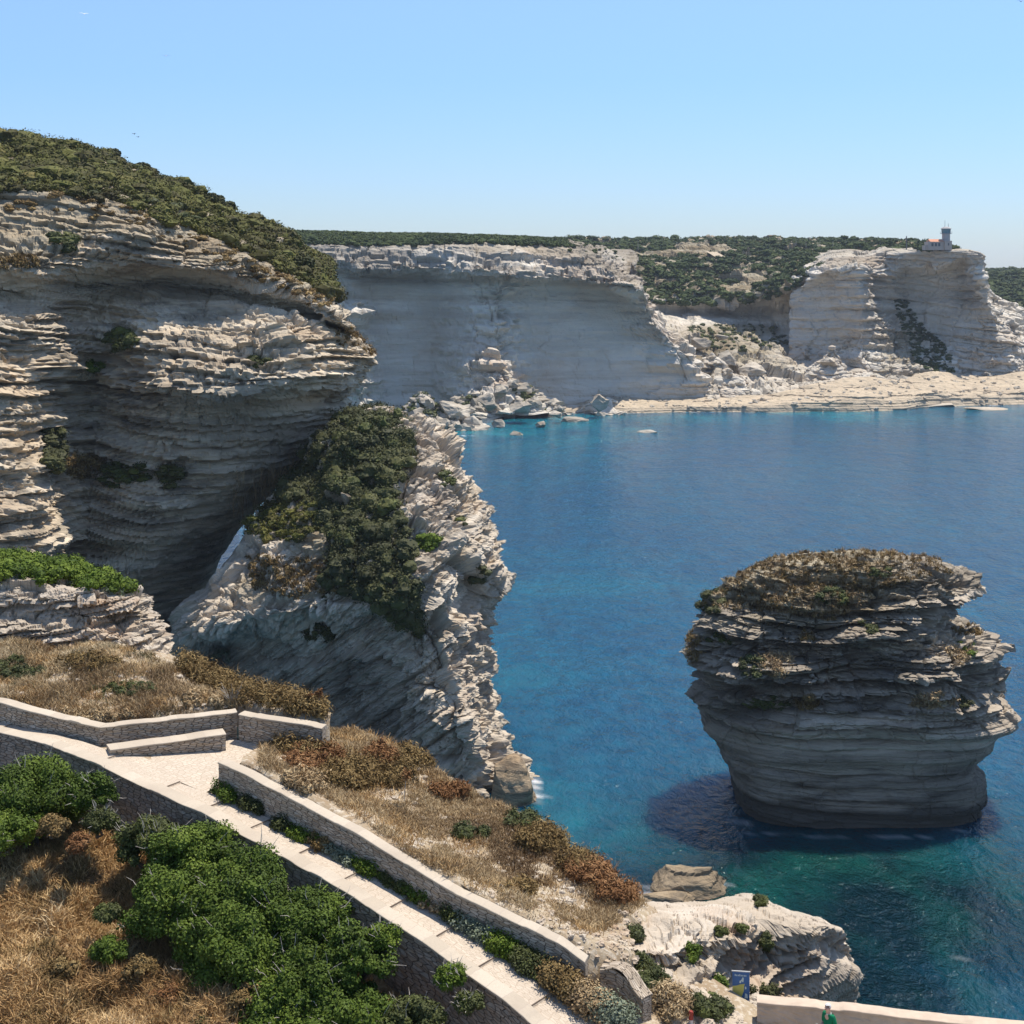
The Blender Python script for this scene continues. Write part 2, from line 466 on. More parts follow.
def masonry(name, cols, mortar, bw, bh, joint=.05, bump=.8, bd=.02, rand=.8, regular=False):
    m, nt, b = newmat(name); N = NT(nt)
    uv = N.n('ShaderNodeUVMap'); uv.uv_map = 'UVMap'
    w = N.n('ShaderNodeTexNoise'); N.L(uv.outputs[0], w.inputs['Vector']); w.inputs['Scale'].default_value = 2.2; w.inputs['Detail'].default_value = 4
    ws = N.n('ShaderNodeVectorMath', operation='MULTIPLY_ADD'); N.L(w.outputs['Color'], ws.inputs[0]); ws.inputs[1].default_value = (.16, .07, 0)
    N.L(uv.outputs[0], ws.inputs[2])
    if regular:
        br = N.n('ShaderNodeTexBrick'); N.L(ws.outputs[0], br.inputs['Vector']); br.offset = .3
        br.inputs['Scale'].default_value = 1; br.inputs['Brick Width'].default_value = bw; br.inputs['Row Height'].default_value = bh
        br.inputs['Mortar Size'].default_value = joint; br.inputs['Mortar Smooth'].default_value = .6
        br.inputs['Color1'].default_value = (0, 0, 0, 1); br.inputs['Color2'].default_value = (1, 1, 1, 1); br.inputs['Mortar'].default_value = (.5, .5, .5, 1)
        cell = br.outputs['Color']; gap = br.outputs['Fac']
    else:
        sc_ = N.n('ShaderNodeVectorMath', operation='MULTIPLY'); N.L(ws.outputs[0], sc_.inputs[0]); sc_.inputs[1].default_value = (1/bw, 1/bh, 1)
        v1 = N.n('ShaderNodeTexVoronoi', voronoi_dimensions='2D'); N.L(sc_.outputs[0], v1.inputs['Vector']); v1.inputs['Scale'].default_value = 1; v1.inputs['Randomness'].default_value = rand
        v2 = N.n('ShaderNodeTexVoronoi', voronoi_dimensions='2D', feature='DISTANCE_TO_EDGE'); N.L(sc_.outputs[0], v2.inputs['Vector']); v2.inputs['Scale'].default_value = 1; v2.inputs['Randomness'].default_value = rand
        sp = N.n('ShaderNodeSeparateColor'); N.L(v1.outputs['Color'], sp.inputs[0]); cell = sp.outputs[0]
        gap = N.ramp(v2.outputs['Distance'], [(joint*.4, 1.0), (joint*2.2, 0.0)])
    c = N.ramp(cell, [(0, cols[0]), (.5, cols[1]), (1, cols[2])])
    n2 = N.noise(N.pos(), 14, 5, .7)
    c = N.mix(N.math('MULTIPLY', N.ramp(n2, [(.35, 0.0), (.7, 1.0)]), .4), c, cols[3])
    n3 = N.noise(N.pos(), .8, 4, .6)
    c = N.mix(N.math('MULTIPLY', N.ramp(n3, [(.48, 0.0), (.65, 1.0)]), .45), c, cols[4])
    c = N.mix(gap, c, mortar)
    N.L(c, b.inputs['Base Color']); b.inputs['Roughness'].default_value = .92; b.inputs['Specular IOR Level'].default_value = .15
    hgt = N.math('ADD', N.math('SUBTRACT', 1.0, gap), N.math('MULTIPLY', n2, .5))
    N.L(N.bump(hgt, bump, bd), b.inputs['Normal']); return m
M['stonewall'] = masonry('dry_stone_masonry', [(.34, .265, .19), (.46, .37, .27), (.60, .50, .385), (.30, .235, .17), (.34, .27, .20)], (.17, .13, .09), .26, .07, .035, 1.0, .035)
M['wallshade'] = masonry('shaded_stone_masonry', [(.28, .225, .165), (.37, .30, .225), (.48, .395, .30), (.22, .18, .135), (.28, .23, .175)], (.13, .10, .075), .28, .085, .035, 1.0, .035)  # darker copy of the wall stone, with the wall's shade in its colour
M['paving'] = masonry('limestone_paving', [(.47, .385, .29), (.52, .43, .33), (.57, .475, .365), (.44, .36, .27), (.46, .375, .285)], (.38, .30, .22), .20, .13, .05, .3, .008, .8)
M['coping'] = masonry('limestone_coping', [(.44, .365, .275), (.49, .41, .31), (.54, .455, .35), (.37, .305, .23), (.38, .31, .235)], (.42, .34, .27), .55, 9., .008, .4, .012, regular=True)
M['riser'] = plain('step_edge_shade', (.26, .20, .15), .9, .1)
M['render'] = plain('sandy_render', (.50, .39, .29), .92, .1, .12, 3., bump=.4)

GREEN = [(0, (.024, .036, .006)), (.45, (.062, .094, .012)), (.8, (.115, .155, .02)), (1, (.18, .21, .038))]
BRIGHT = [(0, (.035, .055, .008)), (.5, (.085, .125, .014)), (1, (.16, .20, .03))]
OLIVE = [(0, (.030, .032, .012)), (.4, (.055, .062, .018)), (.75, (.09, .10, .022)), (1, (.14, .12, .045))]
DARKG = [(0, (.028, .028, .010)), (.5, (.055, .058, .017)), (1, (.105, .10, .03))]
MOUNT = [(0, (.035, .028, .012)), (.35, (.065, .058, .014)), (.7, (.10, .10, .018)), (1, (.17, .13, .04))]
BROWN = [(0, (.08, .048, .018)), (.5, (.17, .11, .042)), (1, (.30, .21, .09))]
RUST = [(0, (.09, .042, .018)), (.5, (.20, .095, .038)), (1, (.34, .19, .085))]
STRAW = [(0, (.18, .10, .038)), (.35, (.38, .225, .09)), (.7, (.55, .365, .165)), (1, (.74, .57, .33))]
STRAWP = [(0, (.16, .095, .045)), (.4, (.31, .21, .105)), (.75, (.45, .33, .18)), (1, (.60, .49, .31))]
SAGE = [(0, (.10, .12, .075)), (.5, (.18, .20, .13)), (1, (.28, .30, .21))]
M['leaf'] = leaf_mat('mastic_leaf', GREEN, .65, .12, .5)
M['bright'] = leaf_mat('fresh_leaf', BRIGHT, .7, .1)
M['olive'] = leaf_mat('olive_leaf', OLIVE, .7, .2, .15)
M['darkg'] = leaf_mat('dark_leaf', DARKG, .7, .2, .1)
M['mount'] = leaf_mat('hill_scrub_leaf', MOUNT, .75, .15, .12)
M['farscrub'] = leaf_mat('far_scrub_leaf', [(0, (.022, .032, .012)), (.5, (.045, .062, .02)), (1, (.085, .105, .03))], .8, .1, .03)
M['brown'] = leaf_mat('dry_brown_twig', BROWN, .8, .1)
M['rust'] = leaf_mat('rust_twig', RUST, .8, .1)
M['straw'] = leaf_mat('straw', STRAW, .7, .2, .5)
M['strawp'] = leaf_mat('pale_straw', STRAWP, .75, .2, .35)
M['sage'] = leaf_mat('sage_leaf', SAGE, .8, .1)
M['bark'] = plain('bark', (.13, .10, .075), .9, .1, .3, 20, bump=.5)
M['deadwood'] = plain('dead_wood', (.42, .37, .31), .9, .1, .2, 20)
# ------------------------------------------------------------------ sea
def blob_mask(x, y, spots):
    r = np.zeros_like(x)
    for (cx, cy, sx, sy, a, w) in spots:
        ca, sa = math.cos(a), math.sin(a)
        u = ((x-cx)*ca+(y-cy)*sa)/sx; v = (-(x-cx)*sa+(y-cy)*ca)/sy
        r = np.maximum(r, w*np.exp(-(u*u+v*v)))
    return r

def make_sea():
    n1, n2 = 520, 420
    ys = np.concatenate([np.linspace(-400, 60, 20), 60*np.power(900/60., np.linspace(0.002, 1, n1-40)), np.linspace(930, 4000, 20)])
    t = np.linspace(-1, 1, n2)
    X = np.empty((len(ys), n2)); Y = np.empty_like(X)
    for i, y in enumerate(ys):
        w = max(200, abs(y)*.42)
        u = np.sign(t)*np.where(abs(t) < .9, abs(t)/.9*w, w+(abs(t)-.9)/.1*(3000-w))
        X[i] = u; Y[i] = y
    X = X[::-1]; Y = Y[::-1]
    P = np.stack([X, Y, X*0], -1)
    px, py = proj(P)
    # sea bed tone: pale sand/rock = shallow teal, dark weed and painted stack shade = deep
    def sp(px_, py_, sx, sy, w=1.0, a=0.0):
        D = H*F/(py_-HY); return ((px_-512)/F*D, D, sx, sy, a, w)
    sh = blob_mask(X, Y, [sp(700, 416, 130, 26, .9), sp(470, 432, 45, 60, .85), sp(540, 425, 60, 35, .7), sp(860, 414, 90, 20, .8), sp(1010, 410, 60, 15, .6),
                          sp(590, 830, 9, 10, .75), sp(560, 800, 6, 11, .5), sp(640, 600, 30, 10, .22), sp(520, 700, 8, 24, .25), sp(590, 590, 20, 10, .28),
                          sp(660, 855, 7, 5, .6), sp(780, 620, 40, 14, .15)])
    n = fbm(P, 22., 4, 3); n2_ = fbm(P*np.array([1, .55, 1]), 7., 4, 9)
    sh = np.clip(sh*(1+.7*n)*.9+.02+.12*n, 0, 1)
    gr = blob_mask(X, Y, [sp(820, 905, 30, 22, 1.), sp(860, 990, 14, 12, .9), sp(740, 880, 12, 9, .8), sp(880, 880, 16, 7, .8)])  # dark green bed by the stack, painted so its cast shadow blends in
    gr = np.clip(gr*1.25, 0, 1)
    weed = np.clip(.5+1.1*n2_, 0, 1)
    foam = np.clip(blob_mask(X, Y, [sp(531, 783, 1.3, 2.2, 1.), sp(522, 800, 2., 1.2, .7), sp(720, 884, 1.2, .8, .6), sp(650, 893, 1.2, 1.4, .7), sp(985, 405, 22, 2.5, .8), sp(892, 893, .7, .2, .8), sp(962, 959, .3, .12, .6),
            sp(500, 806, 2, 1, .6), sp(775, 833, 3.5, .5, .62), sp(830, 836, 3., .5, .55), sp(900, 837, 4., .5, .6), sp(955, 832, 2.5, .6, .6), sp(740, 822, .8, 1.5, .6), sp(450, 436, 16, 2., .6), sp(540, 418, 14, 1.5, .5), sp(640, 900, 1.5, .7, .6), sp(690, 903, 2.6, .5, .65), sp(535, 795, 1.4, 1.6, .7), sp(600, 413, 30, 1.5, .6), sp(700, 412, 20, 1.3, .5)])*(1+.8*noise(X*1.5, Y*1.5, 0*X, 4))-.28, 0, 1)
    m, nt, b = newmat('sea_water'); N = NT(nt)
    fin = N.noise(N.pos((1, .7, 1)), .25, 5, .65)
    deep = N.mix(N.ramp(fin, [(.3, 0.0), (.7, 1.0)]), (.0012, .038, .082), (.0025, .072, .138))
    shal = N.mix(N.ramp(fin, [(.35, 0.0), (.65, 1.0)]), (.002, .085, .14), (.006, .165, .205))
    c = N.mix(N.attr('shallow'), deep, shal)
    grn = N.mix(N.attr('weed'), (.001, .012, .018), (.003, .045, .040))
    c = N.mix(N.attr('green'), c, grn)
    c = N.mix(N.attr('foam'), c, (.75, .78, .78))
    N.L(c, b.inputs['Base Color'])
    N.L(N.math('ADD', N.math('MULTIPLY', N.attr('foam'), .6), .09), b.inputs['Roughness']); b.inputs['IOR'].default_value = 1.33; b.inputs['Specular IOR Level'].default_value = .22
    b.inputs['Subsurface Weight'].default_value = 1.0; b.inputs['Subsurface Radius'].default_value = (6, 14, 20); b.inputs['Subsurface Scale'].default_value = 1.5
    w1 = N.noise(N.pos((1, .55, 1)), .16, 3, .5, .3); w2 = N.noise(N.pos((1, .6, 1)), .75, 4, .6, .4); w3 = N.noise(N.pos((1, .8, 1)), 2.6, 3, .6)
    bn = N.bump(w1, .7, 1.8); bn = N.bump(w2, .9, .9, bn); bn = N.bump(w3, .7, .22, bn)
    N.L(bn, b.inputs['Normal'])
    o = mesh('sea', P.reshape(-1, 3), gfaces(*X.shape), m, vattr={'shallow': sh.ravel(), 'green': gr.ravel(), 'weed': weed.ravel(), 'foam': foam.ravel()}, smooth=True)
    tag(o, kind='structure')
make_sea()

Z = lambda S: np.zeros(S.P.shape[:2])
def crust_attr(S, s, lo=.2, hi=1.0, sc=14.):
    n = fbm(S.P*np.array([1, 1, 1.3]), sc, 4, s)
    return np.clip(lo+(hi-lo)*(.5+.9*n), 0, 1)
def spots(S, lst):
    """lst: (px,py,rx,ry,w) soft patches on a surface"""
    px, py = proj(S.P); r = Z(S)
    for (x, y, rx, ry, w) in lst: r = np.maximum(r, w*np.clip(1.6-1.6*np.sqrt(((px-x)/rx)**2+((py-y)/ry)**2), 0, 1))
    return r*np.clip(1+.8*fbm(S.P, 6., 3, 55), 0, 1.4)

# ------------------------------------------------------------------ the big left cliff
rows = [
 [(-170,135,222),(0,153,222),(35,156,222),(95,166,222),(160,190,222),(230,224,220),(290,254,218),(315,280,212,.6)],
 [(-170,185,196,.8),(0,196,196,.8),(35,200,196,.8),(95,208,197,.8),(160,228,198,.8),(230,252,200,.8),(290,276,202,.8),(318,292,204,.7)],
 [(-170,225,190),(0,230,190),(35,232,190),(95,235,193),(160,246,195),(230,263,196),(290,284,198),(324,303,200)],
 [(-170,262,184),(0,262,184),(35,265,184),(95,262,192),(160,264,194),(230,274,195),(290,292,197),(328,313,197)],
 [(-170,285,187,.5),(0,290,188,.5),(35,294,188,.5),(95,284,198,.7),(160,282,200,.7),(230,294,200,.7),(290,310,201,.6),(320,322,203,.2)],
 [(-170,310,182),(0,310,182),(35,318,184),(95,306,197,.9),(160,304,195,1.),(230,308,195,1.),(298,316,196),(335,330,201,.5)],
 [(-170,345,178),(0,345,178),(35,350,182),(95,345,194,1.2),(160,340,189,1.2),(230,338,189,1.2),(300,335,192,1.2),(346,350,199)],
 [(-170,380,175),(0,380,175),(35,385,180),(95,384,195,1.1),(160,386,184,1.2),(230,386,183.5,1.2),(300,378,188,1.2),(345,376,200)],
 [(-170,415,174,1.),(0,415,174,1.),(35,420,180,1.),(95,415,194,1.),(160,414,188,1.),(230,412,189,.9),(298,402,194,.8),(334,398,202,.7)],
 [(-170,470,168),(0,470,168),(35,470,174),(90,475,192,1.),(160,472,189,.9),(230,468,192,.7),(280,460,198,.5),(318,448,206,.5)],
 [(-170,530,164),(0,530,164),(35,535,170),(80,540,190,1.),(150,532,190,.8),(198,526,196,.5),(232,520,203,.3),(252,510,208,.2)],
 [(-170,590,161),(0,590,161),(35,592,168),(80,595,190,.9),(130,590,194,.6),(170,584,200,.4),(200,578,206,.2),(214,568,211,.15)],
 [(-170,700,172),(0,700,172),(35,700,184),(80,700,205,.5),(130,700,212,.3),(160,700,214,.3),(190,695,220,.3),(212,690,226,.3)],
]
top = [(p[0]*1.0, 205+i*7, 330, .5) for i, p in enumerate(rows[0])]
rows = [top]+rows
rows = wrapR(rows, -22, 60)
C1 = surf(rows, 800, 680)
# a smooth hollow shows up where amp is low; strongly bedded elsewhere
displace(C1, [(5.0, 1.2, 16.), (2.0, 1.2, 11.), (.85, .9, 8.), (.42, .6, 5.), (.24, .28, 3.)], dip=(.10, .02), warp=2.0, wscale=45., rough=(.8, 7.), s=1, fac=((7., .7, .5), (2.4, .3, .35)))
px_, py_ = proj(C1.P)
cr1 = crust_attr(C1, 40, .35, 1.1, 16)
cr1 = np.clip(cr1+.1*((px_ > 90) & (py_ > 280)), 0, 1.2)
dk = spots(C1, [(180, 400, 120, 20, .25), (250, 440, 100, 40, .3), (150, 290, 120, 14, .45), (290, 470, 60, 40, .4), (200, 560, 80, 30, .3)])  # shade below the lip and overhangs put into the cliff colour
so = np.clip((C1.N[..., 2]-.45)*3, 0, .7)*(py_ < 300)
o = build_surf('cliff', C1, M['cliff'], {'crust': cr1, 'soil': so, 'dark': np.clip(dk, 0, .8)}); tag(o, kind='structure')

# ------------------------------------------------------------------ headland with the arch
rows = [
 [(204,588,191,.2),(231,556,192,.15),(266,512,193,.3),(308,458,194),(348,425,195),(385,415,200),(412,428,203),(425,450,206)],
 [(188,603,184,.5),(218,580,183,.4),(255,545,183),(300,512,183),(350,480,184),(400,458,187),(436,460,191),(455,474,197)],
 [(182,622,180,.6),(205,608,177),(240,592,176),(290,570,175),(345,548,174),(400,528,176),(450,512,181),(484,525,190)],
 [(180,640,180,.6),(200,634,175),(240,622,172),(290,612,171),(345,600,170),(405,585,169),(455,572,174),(494,572,184)],
 [(184,656,186,.6),(203,655,185,.6),(243,646,180,.6),(293,640,177,.7),(348,630,173),(405,618,170),(452,606,173),(480,606,182)],
 [(180,672,187,.7),(208,672,185,.8),(248,668,181,.8),(300,662,178,.8),(355,655,174),(408,648,170),(454,645,171),(480,640,180)],
 [(190,700,190),(215,700,186,.8),(255,700,183,.8),(305,700,179),(362,695,174),(412,690,169),(454,684,168),(484,674,178)],
 [(200,738,190),(225,738,187),(262,738,184),(312,738,179),(368,738,174),(420,735,169),(462,735,166),(497,738,174)],
 [zat(200,-1.5,743)[:0] or (200,262+61.5*F/190,190),(225,262+61.5*F/188,188),(268,262+61.5*F/184,184),(316,262+61.5*F/180,180),(372,262+61.5*F/175,175),(425,262+61.5*F/170,170),(470,262+61.5*F/166,166),(512,262+61.5*F/172,172)],
]
rows = [backrow(rows[0], 22, -12)]+rows
rows = wrapL(wrapR(rows, -28, 30, 12), 14, 30, 8)
C2 = surf(rows, 620, 560)
displace(C2, [(6., 1.7, 9.), (2.3, 1.4, 6.), (.9, .7, 3.2), (.4, .3, 2.)], dip=(-.75, .1), warp=1.2, wscale=22., rough=(1.1, 8.), s=2, k=.7, fac=((7.5, 2.0, .9), (3.0, 1.1, .8), (1.2, .48, .7)))
px_, py_ = proj(C2.P)
dk = spots(C2, [(300, 680, 130, 45, .4), (215, 655, 40, 22, .7), (380, 720, 60, 30, .25)])  # shade of the undercut front and cave painted into the rock
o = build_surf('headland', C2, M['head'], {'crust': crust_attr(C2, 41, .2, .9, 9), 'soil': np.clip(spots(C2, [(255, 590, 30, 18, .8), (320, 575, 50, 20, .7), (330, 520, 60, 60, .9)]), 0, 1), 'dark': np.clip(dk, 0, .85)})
tag(o, kind='structure')
# brown wave-worn foot
# ------------------------------------------------------------------ far coast, western cliff with overhanging cap
rows = [
 [(285,237,570,.15),(335,239,580,.15),(380,241,592,.15),(430,241,596,.15),(478,243,586,.15),(505,244,590,.15),(527,245,598,.3),(570,250,600,.6),(604,260,598,.8),(628,278,590,.8)],
 [(285,244,553,.6),(335,247,570,.6),(380,249,582,.6),(430,249,586,.6),(478,251,576,.6),(505,252,580,.6),(527,253,588,.6),(570,259,590,.7),(605,268,590,.8),(634,284,575)],
 [(285,262,552),(335,266,565),(380,268,576),(430,268,580),(474,272,566),(505,274,570),(527,276,580),(570,279,583),(606,283,586),(634,293,575)],
 [(285,270,558,.3),(335,275,570,.3),(380,277,588,.2),(430,279,591,.2),(474,285,578,.3),(503,284,583,.9),(527,285,592,.25),(570,288,594,.2),(606,290,597,.2),(640,302,590,.5)],
 [(285,300,556,.6),(350,300,572,1.3),(380,300,586,.25),(430,300,590,.25),(472,300,576,.4),(500,300,577,1.4),(528,300,592,.25),(570,300,594,.22),(610,302,598,.22),(652,325,590,.8)],
 [(285,345,556,.8),(352,345,562,1.3),(382,345,580,.25),(430,345,584,.22),(472,340,568,.5),(503,340,568,1.4),(532,345,588,.22),(575,345,590,.2),(625,345,594,.2),(676,352,590,.6)],
 [(285,380,556),(354,380,556,1.2),(384,385,574,.3),(432,385,578,.25),(470,375,558,.9),(506,375,556,1.3),(536,385,582,.25),(580,390,585,.2),(635,390,589,.2),(690,388,588,.5)],
 [(285,415,540),(350,415,560),(390,415,568,.5),(432,415,570,.5),(475,415,548,.8),(508,415,545,.8),(540,415,578,.3),(585,415,582,.2),(640,412,586,.2),(700,410,590,.5)],
]
topr = [(p[0], 249.5, 900, .2) for p in rows[0]]
rows = [topr]+rows
# right flank of the cliff falls back into the valley
flank = [(634,272,660,.3),(636,276,640,.5),(640,288,622,1.),(644,297,622,1.2),(652,306,625,1.2),(664,328,630,1.),(690,354,640,1.),(706,384,645,1.),(712,408,640,1.)]
rows = [r+[f] for r, f in zip(rows, flank)]
rows = [[(p[0], p[1], p[2]*1.05 if p[2] < 640 else p[2])+tuple(p[3:]) for p in r] for r in rows]
S3 = surf(rows, 330, 700, ten=.35)
displace(S3, [(9., 1.8, 30.), (4., 2.4, 18.), (2., 2.0, 12.), (1.1, 1.0, 8.)], dip=(.02, 0), warp=2.5, wscale=120., rough=(3.0, 20.), s=3, fac=((14., 2.8, .4), (5., 1.3, .35)))
px_, py_ = proj(S3.P)
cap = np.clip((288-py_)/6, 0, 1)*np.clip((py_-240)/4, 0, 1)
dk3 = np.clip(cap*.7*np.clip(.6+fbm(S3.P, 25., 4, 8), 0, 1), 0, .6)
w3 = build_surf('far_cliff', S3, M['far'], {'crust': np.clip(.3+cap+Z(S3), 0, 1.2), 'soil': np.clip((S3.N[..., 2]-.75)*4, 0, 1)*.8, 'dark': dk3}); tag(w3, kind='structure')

# ------------------------------------------------------------------ valley between the cliffs
rows = [
 [(560,246,1250),(620,247,1250),(700,246,1250),(760,246,1250),(820,247,1250),(900,247,1200),(940,250,1200)],
 [(560,248,900),(620,248,950),(700,247,950),(760,247,930),(820,248,900),(900,251,800),(940,255,780)],
 [(560,262,820),(620,264,850),(700,262,850),(760,262,830),(810,262,800),(870,262,760),(940,266,740)],
 [(560,285,760),(620,282,790),(690,284,790),(750,285,780),(800,280,740),(850,275,725),(930,280,730)],
 [(560,305,740),(620,300,755),(668,302,755),(720,303,757),(765,297,745),(810,290,722),(930,300,730)],
 [(560,318,735),(620,308,745,.5),(668,310,758,.6),(720,313,765,.6),(765,314,760,.6),(810,315,740,.6),(930,320,730)],
 [(560,330,720),(630,320,715,.5),(668,318,745,.5),(720,320,756,.5),(765,322,752,.5),(810,330,735,.5),(930,330,720)],
 [(560,350,690),(650,340,680,1.2),(690,342,690,1.2),(740,345,695,1.2),(780,348,700,1.),(820,355,705,1.),(930,350,700)],
 [(560,375,650),(660,370,640,1.),(710,370,640,1.2),(750,372,655,1.2),(790,375,668,1.),(830,378,672,1.),(930,375,670)],
 [(560,395,628),(660,393,622,.8),(720,392,625,.8),(760,392,632,.8),(800,392,640,.8),(840,392,645,.8),(930,392,655)],
 [(560,420,605),(660,416,608,.5),(720,416,612,.5),(760,416,615,.5),(800,416,620,.5),(840,416,622,.5),(930,416,630)],
]
S4 = surf(rows, 420, 420)
displace(S4, [(12., 3.5, 20.), (4., 2.4, 9.)], dip=(.25, .05), warp=4., wscale=60., rough=(3.0, 22.), s=4, fac=((18., 3.2, .6), (7., 1.3, .6)))
px_, py_ = proj(S4.P)
ve = np.clip((303-py_)/8, 0, 1)
o = build_surf('valley', S4, M['far'], {'crust': np.clip(.6+Z(S4), 0, 1), 'soil': np.clip(spots(S4, [(730, 332, 60, 12, 1.), (700, 345, 40, 12, .5), (770, 365, 40, 12, .4), (655,330,30,20,.4), (720, 350, 90, 30, .7)])+ve+.18*(py_ > 325), 0, 1), 'dark': np.clip(spots(S4, [(720, 312, 70, 7, .5)]), 0, .6)})
tag(o, kind='structure')

# ------------------------------------------------------------------ far coast, eastern cliff below the semaphore
rows = [
 [(790,250,900,.3),(830,249,880,.3),(865,251,850,.3),(885,252,820,.3),(910,252,790,.2),(940,252,760,.2),(968,252,740,.2),(981,254,725,.2)],
 [(792,284,735,.6),(830,262,722,.6),(862,260,710,.6),(882,256,712,.6),(906,254,708,.4),(935,253,698,.3),(965,251,688,.3),(983,252,680,.35)],
 [(790,291,722),(828,270,702),(860,268,692),(878,272,705),(905,266,712),(935,268,700,.6),(962,258,690,.6),(985,257,678,.4)],
 [(790,297,722,.4),(830,280,708,.4),(860,280,690,.6),(880,284,708,1.3),(906,275,720,.5),(936,275,712,.45),(962,268,704,.6),(978,268,683,.8)],
 [(790,320,719,.35),(832,310,706,.4),(862,310,688,.5),(880,310,706,1.4),(906,300,720,.5),(936,300,711,.45),(962,300,702,.5),(986,300,684,.7)],
 [(790,345,713,.35),(832,345,702,.4),(862,340,687,.5),(880,340,695,1.2),(908,335,700,1.),(936,335,708,.25),(960,332,695,.5),(996,326,686,.8)],
 [(788,368,706,.5),(830,368,695,.4),(860,366,680,.8),(882,366,675,1.),(908,368,672,1.),(935,365,680,1.),(968,350,688,.8),(1002,348,684,.8)],
 [(785,385,680,.7),(830,384,668,.7),(860,384,660,.8),(884,384,660,.8),(910,384,660,.8),(938,380,668,.8),(972,378,678,.6),(1008,376,680,.6)],
 [(780,400,645,.4),(830,400,645,.4),(860,400,645,.4),(886,400,645,.4),(912,400,650,.4),(940,396,655,.4),(975,394,668,.4),(1010,392,670,.4)],
 [(780,425,620,.3),(830,425,620,.3),(860,425,620,.3),(886,425,620,.3),(912,425,622,.3),(940,420,625,.3),(975,416,635,.3),(1010,414,640,.3)],
]
fl = [(984,292,760,.3),(983,284,735,.4),(983,285,730,.6),(984,290,728,.8),(1000,306,730,1.),(1022,326,722,1.),(1030,345,705,.6),(1035,372,700,.5),(1040,388,690,.4),(1040,412,650,.3)]
f2 = [(1080,348,800,.3),(1080,342,790,.5),(1080,340,780,.8),(1080,340,770,1.),(1080,341,760,1.),(1080,345,740,1.),(1070,350,715,.6),(1080,374,700,.5),(1090,388,690,.4),(1090,412,650,.3)]
rows = [r+[a, b] for r, a, b in zip(rows, fl, f2)]
S5 = surf(rows, 400, 620, ten=.35)
displace(S5, [(14., 3.4, 22.), (5., 2.4, 9.), (2.3, 1.4, 5.)], dip=(.05, 0), warp=3., wscale=90., rough=(2.8, 22.), s=5, fac=((18., 3.4, .6), (7., 1.6, .5)))
px_, py_ = proj(S5.P)
o = build_surf('headland_cliff', S5, M['far'], {'crust': np.clip(.65+.6*fbm(S5.P, 30, 3, 5), 0, 1.3), 'soil': np.clip(np.clip((S5.N[..., 2]-.8)*4, 0, 1)*(py_ < 275)*.6+spots(S5, [(905, 350, 28, 26, 1.), (925, 375, 30, 14, .8), (890, 372, 20, 12, .5)]), 0, 1), 'dark': np.clip(spots(S5, [(965, 290, 22, 30, .35), (905, 285, 18, 30, .2), (870, 300, 10, 50, .2)])+.35*np.clip((268-py_)/8, 0, 1)*np.clip(.3+fbm(S5.P, 20, 3, 9), 0, 1), 0, .6)})
tag(o, kind='structure')
# land far beyond on the right
rows = [
 [(900,276,1500),(985,276,1500),(1024,275,1500),(1120,272,1500),(1300,268,1500)],
 [(900,277,1150),(985,277,1150),(1024,275.5,1150),(1120,273,1100),(1300,268,1100)],
 [(900,300,1000),(985,295,1000),(1024,293,980),(1120,290,980),(1300,290,980)],
 [(900,330,930),(985,325,920),(1024,310,900),(1120,310,900),(1300,310,900)],
 [(900,370,850),(985,370,850),(1024,345,840),(1120,345,840),(1300,345,840)],
 [(900,420,600),(985,392,760),(1024,388,780),(1120,388,780),(1300,388,780)],
]
S6 = surf(rows, 120, 200); displace(S6, [(12., 3., 20.)], warp=4., wscale=80., rough=(4., 40.), s=6)
S6b = build_surf('far_hillside', S6, M['macground']); tag(S6b, kind='structure')

# pale rock shelf along the water
def shelf():
    front = [(495,414.5),(530,413.5),(570,412.5),(610,413),(660,412.5),(700,411.5),(760,412),(820,411.5),(862,411),(905,409.5),(925,407),(985,405),(1040,403.5),(1120,402)]
    n = len(front); R = []
    for k, (z, back) in enumerate([(9.5, 34), (6.8, 20), (5.2, 8), (3.6, 1.5), (1.2, 0), (-2, -3)]):
        row = []
        for i, (x, y) in enumerate(front):
            D = H*F/(y-HY); zz = z*(.35+.3*math.sin(i*1.7)**2+(.55 if 6 < i < 13 else 0)) if z > 0 else z
            Dk = D+back*(1.3 if 7 < i else .8); row.append((x, HY+(H-zz)*F/Dk, Dk, .3 if k > 3 else .5))
        R.append(row)
    S = surf(R, 110, 700)
    displace(S, [(2.5, 2.2, 14.), (1., .8, 6.)], warp=1., wscale=60., rough=(1.6, 16.), s=8, fac=((9., .9, .4),))
    o = build_surf('shore', S, M['beach']); tag(o, kind='structure'); return S
S7 = shelf()
